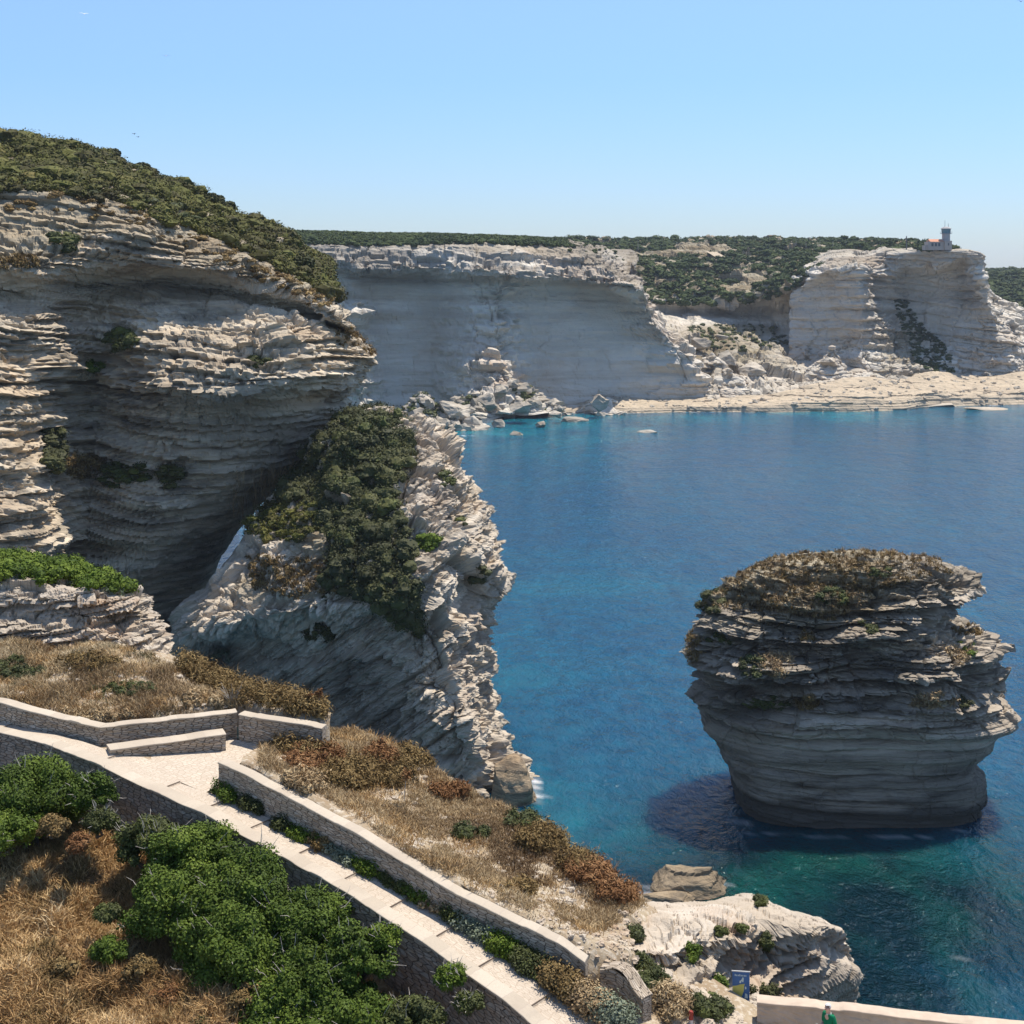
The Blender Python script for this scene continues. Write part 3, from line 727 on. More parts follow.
# ------------------------------------------------------------------ sea stack
sil = [(547,822,868),(551,790,900),(556,765,935),(562,748,958),(570,730,974),(578,718,986),(585,711,993),(591,704,984),(597,699,978),(604,696,966),(612,692,950),(618,689,944),(624,687,964),
       (630,686,984),(638,685,994),(648,686,1001),(656,690,992),(664,693,996),(672,690,1014),(679,689,1002),(688,691,994),(698,694,993),(706,694,1008),(713,695,1014),(719,697,996),(727,699,992),
       (735,703,986),(744,708,974),(752,714,966),(759,722,968),(764,729,978),(772,731,979),(785,733,977),(797,736,973),(812,739,968)]
def make_stack():
    Dc = 168.; nv, nth = 560, 900
    ys = np.array([s[0] for s in sil], float); zs = H-(ys-HY)/F*Dc
    le = (np.array([s[1]+7*(600 < s[0] < 760) for s in sil])-512)/F*Dc; ri = (np.array([s[2] for s in sil])-512)/F*Dc
    zz = np.linspace(zs[0]-.9, -1.5, nv)
    L = np.interp(-zz, -zs, le); Rr = np.interp(-zz, -zs, ri)
    cx = (L+Rr)/2; a = (Rr-L)/2
    # depth of the rock: full body, waist lower down
    b_ = np.interp(-zz, [-28.3, -26.5, -24, -20, -16, -12, -9, -6.2, -5.8, 1.5], [3.2, 6.2, 8.8, 10.8, 12.4, 12.3, 11.6, 10.0, 10.6, 10.9])
    b0 = np.interp(-zz, -zs, np.convolve(np.pad(b_[:0], 0) if False else np.interp(-zs, -zz, b_), [1], 'same'))
    th = np.linspace(0, 2*np.pi, nth)
    # a smoothed outline away from the sides, the ragged one exactly at the sides
    ker = np.ones(41)/41
    sm = lambda v: np.convolve(np.pad(v, 20, 'edge'), ker, 'valid')
    Ls, Rs = sm(L), sm(Rr); cs = (Ls+Rs)/2
    c, s = np.cos(th), np.sin(th)
    ex = np.interp(zz, [4, 9, 14], [2/4.2, 2/3.2, 2/2.5])[:, None]
    ux = np.sign(c)*np.abs(c)**ex; uy = np.sign(s)*np.abs(s)**ex
    wgt = np.abs(ux)**1.6
    edge = np.where(ux > 0, Rr[:, None]*wgt+Rs[:, None]*(1-wgt), L[:, None]*wgt+Ls[:, None]*(1-wgt))
    X = cs[:, None]+(edge-cs[:, None])*np.abs(ux)
    bk = np.interp(zz, [12, 22, 27], [.85, .45, .25])[:, None]
    Y = Dc+1.5-uy*b0[:, None]*np.where(uy < 0, bk, 1.)
    Zc = np.repeat(zz[:, None], nth, 1)
    P = np.stack([X, Y, Zc], -1)
    # close the top
    top = np.array([cs[0], Dc+1, zs[0]-.2]); k = 12
    cap_ = np.stack([P[0]*(i/k)+top*(1-i/k) for i in range(k)]); P = np.concatenate([cap_, P])
    P = P[:, ::-1]                      # so that columns run left->right on the near side
    S = Surf(); S.P = P; S.N = gnorm(P); S.N[:, 0] = S.N[:, -1] = (S.N[:, 0]+S.N[:, -1])/2
    z = P[..., 2]; px, py = proj(P)
    low = np.clip((z-9.)/5, 0, 1)*1.15       # below: smooth sheer wall
    near = np.clip((Dc-P[..., 1])/6, 0, 1)
    S.amp = (.2+.9*low)*(1-.65*np.clip((z-25.2)/1.2, 0, 1))
    # ledges and hollows that the near face shows
    def hollow(x, y, rx, ry, d):
        return d*np.exp(-((px-x)/rx)**2-((py-y)/ry)**2)*near
    push = (hollow(880, 668, 70, 14, -1.6)+hollow(740, 712, 60, 9, -1.0)+hollow(860, 705, 60, 12, -1.6)+hollow(770, 700, 60, 9, 1.3)+hollow(905, 712, 50, 9, 1.2)
            + hollow(740, 670, 60, 10, 1.6)+hollow(800, 690, 200, 5, -.9)+hollow(900, 640, 60, 10, 1.2)+hollow(850, 742, 140, 7, -.7)+hollow(850, 760, 140, 5, .5))
    S.P = S.P+S.N*push[..., None]*np.array([1, 1, .3])
    S.P = S.P-S.N*np.array([1, 1, 0])*(.75*S.amp[..., None])
    displace(S, [(3.4, 1.9, 7.), (1.4, 1.7, 5.), (.55, .8, 3.), (.25, .3, 1.8)], dip=(.03, .0), warp=1.2, wscale=20., rough=(.7, 5.), s=12, fac=((3.6, .85, .45), (1.5, .42, .45)))
    S.P[:, -1] = S.P[:, 0]
    S.P[..., 2] -= .45*np.clip((S.P[..., 2]-19)/7, 0, 1)
    root = empty('sea_stack', (cs[0]+0, Dc, 0))
    tag(root, 'tall layered limestone stack standing alone in the sea, brown scrub on top', 'sea stack')
    px2, py2 = proj(S.P)
    tide = np.clip((3.0-S.P[..., 2]+.6*noise(S.P[..., 0]/5, S.P[..., 1]/5, 1., 3))/1., 0, 1)*.95
    dk = np.clip(spots(S, [(880, 668, 90, 22, .6), (740, 712, 60, 14, .5), (860, 705, 60, 15, .6), (730, 740, 60, 30, .25), (840, 800, 200, 40, .25)]), 0, 1)  # hollows get their shade in the rock colour; darker towards the base
    dome = np.clip((S.N[..., 2]-.25)*4, 0, 1)*np.clip((z-20)/3, 0, 1)
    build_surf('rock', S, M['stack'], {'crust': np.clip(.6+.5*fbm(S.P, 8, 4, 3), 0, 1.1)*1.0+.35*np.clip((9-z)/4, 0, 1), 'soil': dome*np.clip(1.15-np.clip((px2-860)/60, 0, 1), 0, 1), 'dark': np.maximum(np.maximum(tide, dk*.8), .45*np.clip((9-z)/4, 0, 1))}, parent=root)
    return S, root
ST, stack_root = make_stack()

# scrub on the stack: dry tussocks and cushion plants rooted on its ledges
def patch(S, poly, n, r, k, size, mat, name, label, cat, group=None, seed=1, squash=.6, parent=None, kind=None, up=None, grass=0, upb=.3, sink=.2, body=True, part=False, clamp=None):
    g = np.random.default_rng(seed)
    P, Nn = pick(S, poly, n, g, up)
    if len(P) == 0: print('EMPTY', name, poly[:2]); return None
    R = r*g.uniform(.55, 1.35, n)
    C = P+Nn*R[:, None]*.2; C[:, 2] += R*(squash-.35-sink)
    parts = []
    dry = mat in ('brown', 'rust', 'strawp', 'straw', 'sage')
    if body and not dry: parts.append(blobs(C, R*.68, squash, .3, seed))
    if dry:
        parts.append(leaves(C, R, int(k*1.4), size*.8, squash*1.15, seed+1, upb=upb, shell=(.15, 1.2), asp=3.))
        Cb = C[g.integers(0, n, n*14)]; Cb = Cb+g.normal(size=Cb.shape)*r*.3; Cb[:, 2] -= r*.3
        parts.append(blades(Cb, None, r*1.5, size*.35, .45, seed+9))
    else: parts.append(leaves(C, R, int(k*1.5), size*.85, squash, seed+1, upb=upb, shell=(.65, 1.12)))
    if grass:
        Pg, Ng = pick(S, poly, grass, g, up); parts.append(blades(Pg, Ng, r*.9, size*.5, .5, seed+2))
    V, Fc, T = join(parts)
    o = mesh(name, local(V, parent) if parent else V, Fc, M[mat], parent=parent, tint=T)
    if not part: tag(o, label, cat, group, kind)
    return o

E = lambda x, y, rx, ry, n=14: [(x+rx*math.cos(t*2*math.pi/n), y+ry*math.sin(t*2*math.pi/n)) for t in range(n)]
domepoly = [(696,606),(704,590),(722,572),(745,552),(790,530),(870,528),(930,550),(950,572),(900,583),(870,600),(830,622),(790,615),(760,610),(730,612)]
patch(ST, domepoly, 900, .34, 14, .15, 'brown', 'dry_scrub', None, None, seed=20, grass=5000, kind='stuff')
bpy.data.objects['dry_scrub']['label'] = 'rusty brown dry scrub covering the domed top of the sea stack'
o = patch(ST, domepoly, 700, .3, 12, .15, 'strawp', 'dry_grass', None, None, seed=23, grass=9000, kind='stuff', body=False)
stk = [
 ((712, 598, 18, 15), 70, .6, 'darkg', 'dark green cushion shrub on the left shoulder of the sea stack'),
 ((830, 598, 16, 11), 50, .55, 'olive', 'olive shrub on the slope just below the top of the sea stack'),
 ((692, 648, 10, 16), 36, .6, 'brown', 'brown shrub at the far left edge of the sea stack ledge'),
 ((716, 642, 14, 8), 36, .5, 'olive', 'green shrub on the left ledge of the sea stack'),
 ((752, 668, 12, 11), 50, .6, 'olive', 'olive shrub left of the straw coloured tussock on the stack'),
 ((776, 665, 18, 12), 60, .6, 'strawp', 'large straw coloured tussock on the middle left ledge of the stack'),
 ((805, 637, 10, 6), 24, .4, 'brown', 'small brown tussock in the middle of the stack face'),
 ((868, 627, 11, 8), 30, .45, 'olive', 'olive tuft below the right side of the stack dome'),
 ((958, 655, 14, 10), 46, .55, 'strawp', 'straw tussock on the right hand beak of the stack'),
 ((966, 648, 9, 9), 20, .5, 'bright', 'bright green tuft behind the straw tussock on the stack beak'),
 ((972, 630, 18, 6), 40, .4, 'brown', 'brown tussock row on the upper right lobe of the stack'),
 ((932, 701, 22, 7), 56, .5, 'strawp', 'low straw tussock on the lower right ledge of the stack'),
 ((965, 703, 6, 6), 16, .45, 'darkg', 'dark green tuft at the end of the lower right ledge'),
 ((765, 703, 22, 6), 40, .45, 'olive', 'olive tussock on the lower left ledge of the stack'),
 ((808, 703, 12, 6), 26, .45, 'brown', 'brown tussock beside the olive one on the lower left ledge'),
 ((880, 573, 12, 4), 26, .4, 'olive', 'olive tuft on the crown of the stack to the right'),
]
for i, (e, n, r, mt, lb) in enumerate(stk):
    patch(ST, E(*e), n, r, 46, .16, mt, 'shrub', lb, 'shrub', 'shrubs on the sea stack', seed=50+i, grass=150 if mt in ('strawp', 'brown') else 0)

# ------------------------------------------------------------------ foreground: path, walls, slopes
def P3(px, z, py):
    D = (H-z)*F/(py-HY); return np.array([(px-512)/F*D, D, z])
def PD(px, py, D): return np.array(at(px, py, D))

# outer (near) top edge of the retaining wall
Tpx = [(-70,722,50.6),(0,732,49.5),(35,740,48.7),(59,748,48.1),(103,766,47.0),(138,783,46.1),(199,811,44.6),(240,833,43.6),(343,889,41.4),(433,949,39.6),(506,1001,38.1),(532,1023,37.6),(600,1077,36.3),(720,1180,34.2)]
T = np.array([PD(*p) for p in Tpx])
def resample(Q, step):
    Q = np.asarray(Q); seg = np.linalg.norm(Q[1:]-Q[:-1], axis=1); t = np.concatenate([[0], np.cumsum(seg)])
    n = max(2, int(t[-1]/step)+1); u = np.linspace(0, t[-1], n)
    return np.stack([np.interp(u, t, Q[:, i]) for i in range(3)], 1), u
# far (right) edge of the paving
Rpx = [(-75,706,52.2),(0,716,None),(35,729,None),(99,746,None),(160,772,None),(200,789,None),(240,803,None),(339,855,None),(446,911,None),(541,975,None),(610,1023,None),(680,1072,None),(800,1180,None)]
def z_on_T(P):   # height of the wall line beside a plan point
    d = np.linalg.norm(T[None, :, :2]-P[None, None, :2], axis=-1)[0]
    best = None
    for i in range(len(T)-1):
        a, b = T[i], T[i+1]; ab = b[:2]-a[:2]; t = np.clip(np.dot(P[:2]-a[:2], ab)/np.dot(ab, ab), 0, 1)
        q = a+(b-a)*t; dd = np.linalg.norm(q[:2]-P[:2])
        if best is None or dd < best[0]: best = (dd, q[2])
    return best[1]
R_ = []
for (x, y, D) in Rpx:
    z = 43.
    for _ in range(12): z = z_on_T(P3(x, z, y))-.02
    R_.append(P3(x, z, y))
R_ = np.array(R_)

def ribbon(A, B, name, mat, parent=None, uvs=1.0, n=6, zoff=0.0, steps=None):
    """surface between two 3-D polylines of equal count"""
    rows = [A*(1-k/n)+B*(k/n) for k in range(n+1)]
    G = np.stack(rows); G[..., 2] += zoff
    m = G.shape[1]
    w = np.linalg.norm(B-A, axis=1).mean()
    u = np.concatenate([[0], np.cumsum(np.linalg.norm(A[1:]-A[:-1], axis=1))])
    uv = np.stack([np.repeat(u[None], n+1, 0), np.repeat(np.linspace(0, w, n+1)[:, None], m, 1)], -1).reshape(-1, 2)*uvs
    V = G.reshape(-1, 3)
    return mesh(name, local(V, parent) if parent else V, gfaces(n+1, m)[:, ::-1], mat, parent=parent, uv=uv)

# paving: treads drop a little at each step edge
def along(Q, n):
    q, u = resample(Q, .01); idx = np.linspace(0, len(q)-1, n).astype(int); return q[idx]
NP = 900
tA = along(T, NP)
# pair each T sample with the closest paving edge point across the path
dirv = np.gradient(tA, axis=0)[:, :2]; ker = np.ones(41)/41
dirv = np.stack([np.convolve(np.pad(dirv[:, i], 20, 'edge'), ker, 'valid') for i in (0, 1)], 1)
dirv /= np.linalg.norm(dirv, axis=1, keepdims=True)
perp = np.stack([-dirv[:, 1], dirv[:, 0]], 1)
Rd, _ = resample(R_, .02)
def cross_to(Ld, i):
    d = Ld[:, :2]-tA[i, :2]; al = d@dirv[i]; ac = d@perp[i]
    m = np.where(ac > 0, np.abs(al), 1e9); return Ld[np.argmin(m)]
tB = np.array([cross_to(Rd, i) for i in range(NP)]); tB = np.stack([np.convolve(np.pad(tB[:, i], 20, 'edge'), ker, 'valid') for i in range(3)], 1)
inner = tA+np.concatenate([perp*.48, np.zeros((NP, 1))], 1)
stepends = [(15,722),(118,755),(182,776),(227,799),(270,820),(315,847),(364,872),(412,898),(459,923),(502,954),(558,987),(612,1024),(668,1064)]
sA = []
pB = proj(tB)
for (x, y) in stepends: sA.append(int(np.argmin((pB[0]-x)**2+(pB[1]-y)**2)))
sA = sorted(sA); STEP = .06
zl = tA[:, 2].copy(); zadj = np.zeros(NP)
kn = [0]+sA+[NP-1]
for a, b in zip(kn[:-1], kn[1:]):
    t = np.linspace(0, 1, b-a+1); zadj[a:b+1] = STEP*(t-.5)   # tread is flatter than the wall line ...
for a in sA: zadj[a] = STEP/2
# so it ends above the line and drops STEP at each edge
rowz = np.stack([inner*(1-k/8)+tB*(k/8) for k in range(9)])
rowz[..., 2] = tA[None, :, 2]+zadj[None]-.06
u = np.concatenate([[0], np.cumsum(np.linalg.norm(tA[1:, :2]-tA[:-1, :2], axis=1))])
mk = []; uvp = []
Vp = rowz.reshape(-1, 3)
uv = np.stack([np.repeat(u[None], 9, 0), np.repeat(np.linspace(0, 2.0, 9)[:, None], NP, 1)], -1).reshape(-1, 2)
o = mesh('path', Vp, gfaces(9, NP)[:, ::-1], M['paving'], uv=uv); tag(o, kind='structure')
# step edges: a thin dark strip, the riser's shade put into its colour
for n_, i in enumerate(sA[:-1]):
    a, b = rowz[0, i], rowz[8, i]; d = np.append(dirv[i], 0)
    V, Fc = box(0, 1, 0, 1, 0, 1)
    ex_ = (b-a)*.97; P0 = a+(b-a)*.02
    zt = rowz[4, i-1, 2]
    W = P0+V[:, :1]*ex_+V[:, 1:2]*d*.016; W[:, 2] = zt+.003-.13*(1-V[:, 2])
    o = mesh('path_step', W, Fc, M['riser']); tag(o, kind='structure')

# ground under the terrace and the strip of weeds along the wall foot
Sg = np.stack([tA+np.concatenate([perp*.3, np.full((NP, 1), -.32)], 1), tB+np.concatenate([-perp*.25, np.full((NP, 1), -.22)], 1), tB+np.concatenate([perp*.05, np.full((NP, 1), -.12)], 1), tB+np.concatenate([perp*.6, np.full((NP, 1), -.10)], 1),
               tB+np.concatenate([perp*1.2, np.full((NP, 1), -.15)], 1), tB+np.concatenate([perp*5., np.full((NP, 1), -.7)], 1)])
strip = mesh('verge', Sg[:, ::4].reshape(-1, 3), gfaces(6, len(Sg[0, ::4]))[:, ::-1], M['soil']); tag(strip, kind='structure')
SV = Surf(); SV.P = cr(np.stack([tB+np.concatenate([-perp*.22, np.full((NP, 1), -.06)], 1), tB+np.concatenate([perp*.22, np.full((NP, 1), -.04)], 1)]), 8)[:, ::2][::-1]; SV.N = gnorm(SV.P)
# patio behind the path
patio = [P3(99, 44.13, 746), P3(150, 44.1, 742), P3(238, 44.05, 738.5), P3(272, 43.95, 742.5), P3(250, 43.9, 752), P3(216, 43.75, 786)]
pr = [p for p in Rd[np.argmin(np.linalg.norm(Rd-patio[5], axis=1)):np.argmin(np.linalg.norm(Rd-patio[0], axis=1)):-15]]
def poly_mesh(name, pts, mat, zoff=0):
    import bmesh
    bm = bmesh.new(); vs = [bm.verts.new((p[0], p[1], p[2]+zoff)) for p in pts]; f = bm.faces.new(vs)
    bmesh.ops.triangulate(bm, faces=[f]); bm.normal_update()
    if sum(f.normal.z for f in bm.faces) < 0: bmesh.ops.reverse_faces(bm, faces=bm.faces)
    me = bpy.data.meshes.new(name); bm.to_mesh(me); bm.free()
    l = me.uv_layers.new(name='UVMap')
    ca, sa = .86, .5
    for lp in me.loops:
        c = me.vertices[lp.vertex_index].co; l.data[lp.index].uv = (c.x*ca-c.y*sa, c.x*sa+c.y*ca)
    me.materials.append(mat); o = bpy.data.objects.new(name, me); COL.objects.link(o); return o
o = poly_mesh('terrace', patio+[p+np.array([0, 0, -.0]) for p in pr], M['paving'], -.045); tag(o, kind='structure')

def wall(name, line_top, thick, hgt, mat, label, cat='stone wall', cop=True, copt=.05, side=1, capn=True, uneven=.012, batter=0.0, group=None, seed=0, copmat=None):
    """wall along a 3-D polyline (near top edge of its coping); side=+1: thickness goes to the left of travel"""
    A, u = resample(line_top, .12); g = np.random.default_rng(seed)
    dz = np.gradient(A, axis=0)[:, :2]
    L_ = np.linalg.norm(dz, axis=1, keepdims=True); dz = dz/np.maximum(L_, 1e-6)
    pp = np.stack([-dz[:, 1], dz[:, 0]], 1)*side
    pp = np.append(pp, np.zeros((len(pp), 1)), 1)
    B = A+pp*thick
    root = empty(name, tuple(A[len(A)//2]-np.array([0, 0, hgt]))); tag(root, label, cat, group)
    zt = noise(u*1.6, 3., seed, seed)*uneven
    hg = np.broadcast_to(np.asarray(hgt, float), (len(A),)) if np.ndim(hgt) == 0 else np.interp(u, np.linspace(0, u[-1], len(hgt)), hgt)
    def face(P0, outd, flip, ins, h0):
        nv = 26; k = np.linspace(0, 1, nv)[:, None]
        G = np.repeat(P0[None], nv, 0).copy(); G[..., 2] -= h0+k*(hg-h0)
        G += outd[None]*(-ins+batter*k[..., None]*hg[None, :, None])
        uu = np.repeat(u[None], nv, 0); vv = P0[None, :, 2]*0+(G[..., 2]-A[None, :, 2]*1.0)
        rr = .022*noise(uu*4.2, vv*12, seed, 3)+.018*noise(uu*11, vv*20, seed, 4)
        G += outd[None]*rr[..., None]
        uv = np.stack([uu, vv+50], -1).reshape(-1, 2)
        Fc = gfaces(nv, len(A)); return G.reshape(-1, 3), (Fc[:, ::-1] if flip else Fc), uv
    parts = [face(A, -pp, side < 0, .03, copt*.8), face(B, pp, side > 0, .03, copt*.8)]
    V = []; Fs = []; U = []; o_ = 0
    for v, f, uu in parts: V.append(v); Fs.append(f+o_); U.append(uu); o_ += len(v)
    # ends
    for e in (0, -1):
        nv = 12; nn = 5
        a = A[e]+pp[e]*.03; b = B[e]-pp[e]*.03; k = np.linspace(0, 1, nv)[:, None]; w_ = np.linspace(0, 1, nn)[None]
        G = a[None, None]+(b-a)[None, None]*w_[..., None]+np.zeros((nv, nn, 3)); G[..., 2] -= copt*.8+k*(hg[e]-copt*.8)
        uv = np.stack([np.repeat(w_*thick+u[e], nv, 0), np.repeat(-k*hg[e]+50, nn, 1)], -1).reshape(-1, 2)
        V.append(G.reshape(-1, 3)); Fs.append(gfaces(nv, nn)+o_); U.append(uv); o_ += nv*nn
    mesh('body', local(np.concatenate(V), root), np.concatenate(Fs), mat, parent=root, uv=np.concatenate(U))
    # coping: slabs with slightly uneven tops
    prof = [(-.02, -copt), (-.025, -.012), (-.01, 0.0), (thick*.35, .008), (thick*.7, .006), (thick+.01, 0.0), (thick+.025, -.012), (thick+.02, -copt)]
    G = np.stack([A+pp*a_+np.array([0, 0, 1.])*(b_+(zt if b_ > -.05 else zt*0))[:, None] for a_, b_ in prof])
    jog = .014*hsh(np.floor(u/.55), seed, 1, 2); G[1:-1, :, 2] += jog
    G += pp[None]*(.012*noise(u*2.3, 1., 1., seed+5))[None, :, None]
    vv = np.array([p[0] for p in prof])
    uv = np.stack([np.repeat(u[None], len(prof), 0), np.repeat(vv[:, None], len(A), 1)+.5], -1).reshape(-1, 2)
    Fc = gfaces(len(prof), len(A)); Fc = Fc if side < 0 else Fc[:, ::-1]
    ends = [[i*len(A) for i in range(len(prof))], [i*len(A)+len(A)-1 for i in range(len(prof))][::-1]]
    Vc = G.reshape(-1, 3)
    mesh('coping', local(Vc, root), [list(f) for f in Fc]+ends, copmat or M['coping'], parent=root, uv=uv)
    return root

wall('retaining_wall', T+np.array([0, 0, .0]), .46, 2.6, M['wallshade'], 'long shade-toned stone retaining wall holding up the near side of the sloping path', side=1, batter=.08, seed=1, copt=.05, uneven=.02)
# wall on the far side of the path
Wl = np.array([PD(218, 762, 46.2), PD(240, 771, 45.6), PD(300, 803, 44.1), PD(356, 833, 42.9), PD(410, 865, 41.8), PD(455, 893, 41.0), PD(520, 924, 40.1), PD(560, 943, 39.6), PD(585, 962, 39.4)])
wall('boundary_wall', Wl, .36, 1.5, M['stonewall'], 'low brown stone wall with pale coping running down the seaward side of the path', side=1, seed=2)
Wr = np.array([PD(602, 962, 39.0), PD(622, 970, 38.8), PD(640, 985, 38.5), PD(655, 1003, 38.2)])
# planter wall: left wing, corner, front wing
Pl = np.array([PD(-70, 692, 51.9), PD(0, 702, 50.7), PD(23, 709, 50.2), PD(60, 718, 49.6), PD(99.6, 727, 48.9)])
wall('planter_wall', Pl, .4, 1.1, M['stonewall'], 'stone planter wall beside the upper path, left of the terrace corner', side=1, seed=3)
Pf = np.array([PD(99.8, 727, 48.9), PD(150, 721.5, 49.5), PD(200, 716, 50.0), PD(237, 711.5, 50.4)])
wall('planter_wall', Pf, .4, 1.1, M['stonewall'], 'stone wall behind the long stone bench on the terrace', side=1, seed=4)
Pr = np.array([PD(238.5, 714, 50.15), PD(262, 718.5, 49.85), PD(300, 723.5, 49.5), PD(322, 728, 49.3)])
wall('planter_wall', Pr, .4, 1.1, M['stonewall'], 'short stone wall closing the terrace to the right of the bench', side=1, seed=5)
Bn = np.array([PD(110, 750, 47.95), PD(150, 744.5, 48.5), PD(226, 733.5, 49.4)])
wall('stone_bench', Bn, .6, .6, M['stonewall'], 'long low masonry bench with pale slab top against the terrace wall', 'bench', side=1, seed=6)

# --- near slope of dry grass below the retaining wall
rows = []
Ts = np.array([PD(*p) for p in [(-70,722,50.6),(0,732,49.5),(103,766,47.0),(240,833,43.6),(343,889,41.4),(433,949,39.6),(532,1023,37.6),(620,1090,36.0)]])
r0 = [(t[0]+.3, t[1]+.4, t[2]-1.5, 0.2) for t in Ts]
r1 = [(t[0]-.2, t[1]-.3, t[2]-1.75, .4) for t in Ts]
r2 = [(t[0]-.9, t[1]-1.6, t[2]-1.95, 1) for t in Ts]
r3 = [(t[0]-1.8, t[1]-4.2, t[2]-2.3, 1) for t in Ts]
r4 = [(t[0]-2.8, t[1]-7.6, t[2]-3.2, 1) for t in Ts]
r5 = [(t[0]-4., t[1]-12., t[2]-4.6, 1) for t in Ts]
r6 = [(t[0]-5., t[1]-18., t[2]-7, 1) for t in Ts]
G1 = surf([r0, r1, r2, r3, r4, r5, r6], 260, 300, world=True)
displace(G1, [(50., 0., 9.)], rough=(.45, 2.6), s=21)
o = build_surf('slope', G1, M['drysoil']); tag(o, kind='structure')

# --- mound behind the planter and the grassy spur that drops to the sea
rows = [
 [(-90,636,60),(0,636,60),(50,638,60),(100,640,59.5),(140,646,59),(176,660,58),(222,684,56.5),(290,702,56),(330,716,55.5)],
 [(-90,642,56.6),(0,644,56.6),(50,645,56.6),(100,647,56.6),(140,653,56.4),(174,666,56),(220,688,55),(290,703,54),(330,716,53.2)],
 [(-90,668,54.8),(0,670,54.6),(50,678,53.6),(100,686,53),(150,690,52.8),(196,698,52.6),(236,702,52.4),(300,712,51.6),(330,720,51.4)],
 [(-90,694,52.9),(0,700,51.8),(50,714,50.8),(100,724,49.9),(150,719,50.4),(200,713,50.9),(236,709,51.3),(300,719,50.3),(330,724,50.0)],
 [(-90,712,52.6),(0,718,51.6),(50,732,50.6),(100,742,49.7),(150,737,50.2),(200,730,50.7),(236,727,51.1),(300,738,50.0),(330,742,49.6)],
]
rows = [backrow(rows[0], 3, -2.2)]+rows; rows = [backrow(rows[0], 14, -9)]+rows
G2 = surf(rows, 240, 420)
G2.amp *= np.clip((G2.P[..., 1]-G2.P[-60:, :, 1].min())/2, .15, 1)
displace(G2, [(50., 0., 9.)], rough=(.28, 2.5), s=22)
o = build_surf('mound', G2, M['soil']); tag(o, kind='structure')

rows = [
 [(268,733,51.5),(317,728,52.4),(352,729,52.8),(382,736,52.5),(420,758,51.5),(450,782,50.4),(478,800,49.6),(511,814,49),(541,830,48.1),(579,860,47),(610,881,46),(645,902,45.2),(690,935,46,.3)],
 [(262,744,50),(300,742,50.3),(345,745,50.4),(375,757,50),(408,776,49.2),(435,796,48.5),(465,812,47.9),(500,826,47.3),(535,845,46.6),(570,872,45.6),(600,893,44.8),(635,914,44),(675,955,45,.3)],
 [(250,752,48.5),(285,765,47.8),(330,782,47),(365,797,46.4),(398,815,45.8),(425,832,45.3),(460,850,44.6),(495,868,44),(530,886,43.3),(560,903,42.7),(590,922,42.2),(625,938,42),(655,972,43,.3)],
 [(241,766,46.5),(258,774,46),(300,797,44.6),(340,819,43.7),(376,840,42.9),(405,856,42.4),(440,877,41.7),(475,896,41.1),(510,914,40.7),(540,929,40.4),(570,944,40.1),(612,966,40.1),(640,1000,41,.3)],
 [(241,776,46.3),(258,786,45.9),(300,809,44.5),(340,831,43.6),(376,853,42.8),(405,870,42.2),(440,890,41.6),(475,910,41),(510,930,40.6),(540,945,40.3),(570,962,39.9),(606,992,39.8),(630,1040,39.8,.3)],
]
rows = rows+[backrow(rows[-1], -.1, -2.)]
b1 = backrow(rows[0], 2.0, -4); b2 = backrow(rows[0], 6, -22); b3 = backrow(rows[0], 12, -43)
G3 = surf([b3, b2, b1]+rows, 330, 520)
G3.amp *= 1.0
displace(G3, [(3., .25, 3.), (.9, .22, 1.4)], rough=(.28, 2.2), warp=.5, wscale=8., s=23)
G3.P[-40:] = G3.P0[-40:]*.6+G3.P[-40:]*.4
o = build_surf('spur', G3, M['soil']); tag(o, kind='structure')

# --- bedded rock band on the left
rows = [
 [(-120,566,72),(0,572,71),(50,578,70),(100,590,69),(125,600,68.5),(140,614,68),(150,640,68)],
 [(-120,556,64),(0,560,63.5),(50,568,63),(100,582,62),(130,592,61),(144,602,62),(150,622,62.6)],
 [(-120,578,58.6),(0,581,58.6),(50,586,58.6),(100,590,58.7),(132,595,59),(147,603,59.8),(153,624,60.6)],
 [(-120,592,57.8),(0,597,57.8),(50,602,57.9),(100,604,58),(133,609,58.2),(149,618,58.8),(158,636,59.5)],
 [(-120,606,57.9),(0,610,57.9),(50,614,58),(100,616,58),(132,622,58.1),(147,630,58.5),(163,646,59)],
 [(-120,618,57.3),(0,622,57.3),(50,628,57.3),(100,630,57.5),(134,634,57.6),(152,642,58),(170,655,58.4)],
 [(-120,632,57.1),(0,637,57.1),(50,640,57.1),(100,643,57.2),(135,648,57.2),(158,656,57.4),(178,668,57.6)],
 [(-120,660,56.8),(0,664,56.8),(50,664,56.8),(100,664,56.9),(138,668,57),(165,674,57),(188,684,57)],
]
rows = wrapR(rows, -4, 5, 2)
G4 = surf(rows, 260, 420)
displace(G4, [(.75, .45, 3.), (.28, .32, 2.), (.11, .15, 1.4)], dip=(-.02, .0), warp=.35, wscale=7., rough=(.2, 1.6), s=24, fac=((1.5, .3, .3), (.6, .14, .3)))
o = build_surf('rock_ledge', G4, M['near'], {'crust': np.clip(.75+.5*fbm(G4.P, 3, 3, 5), 0, 1.2), 'soil': Z(G4), 'dark': Z(G4)}); tag(o, kind='structure')
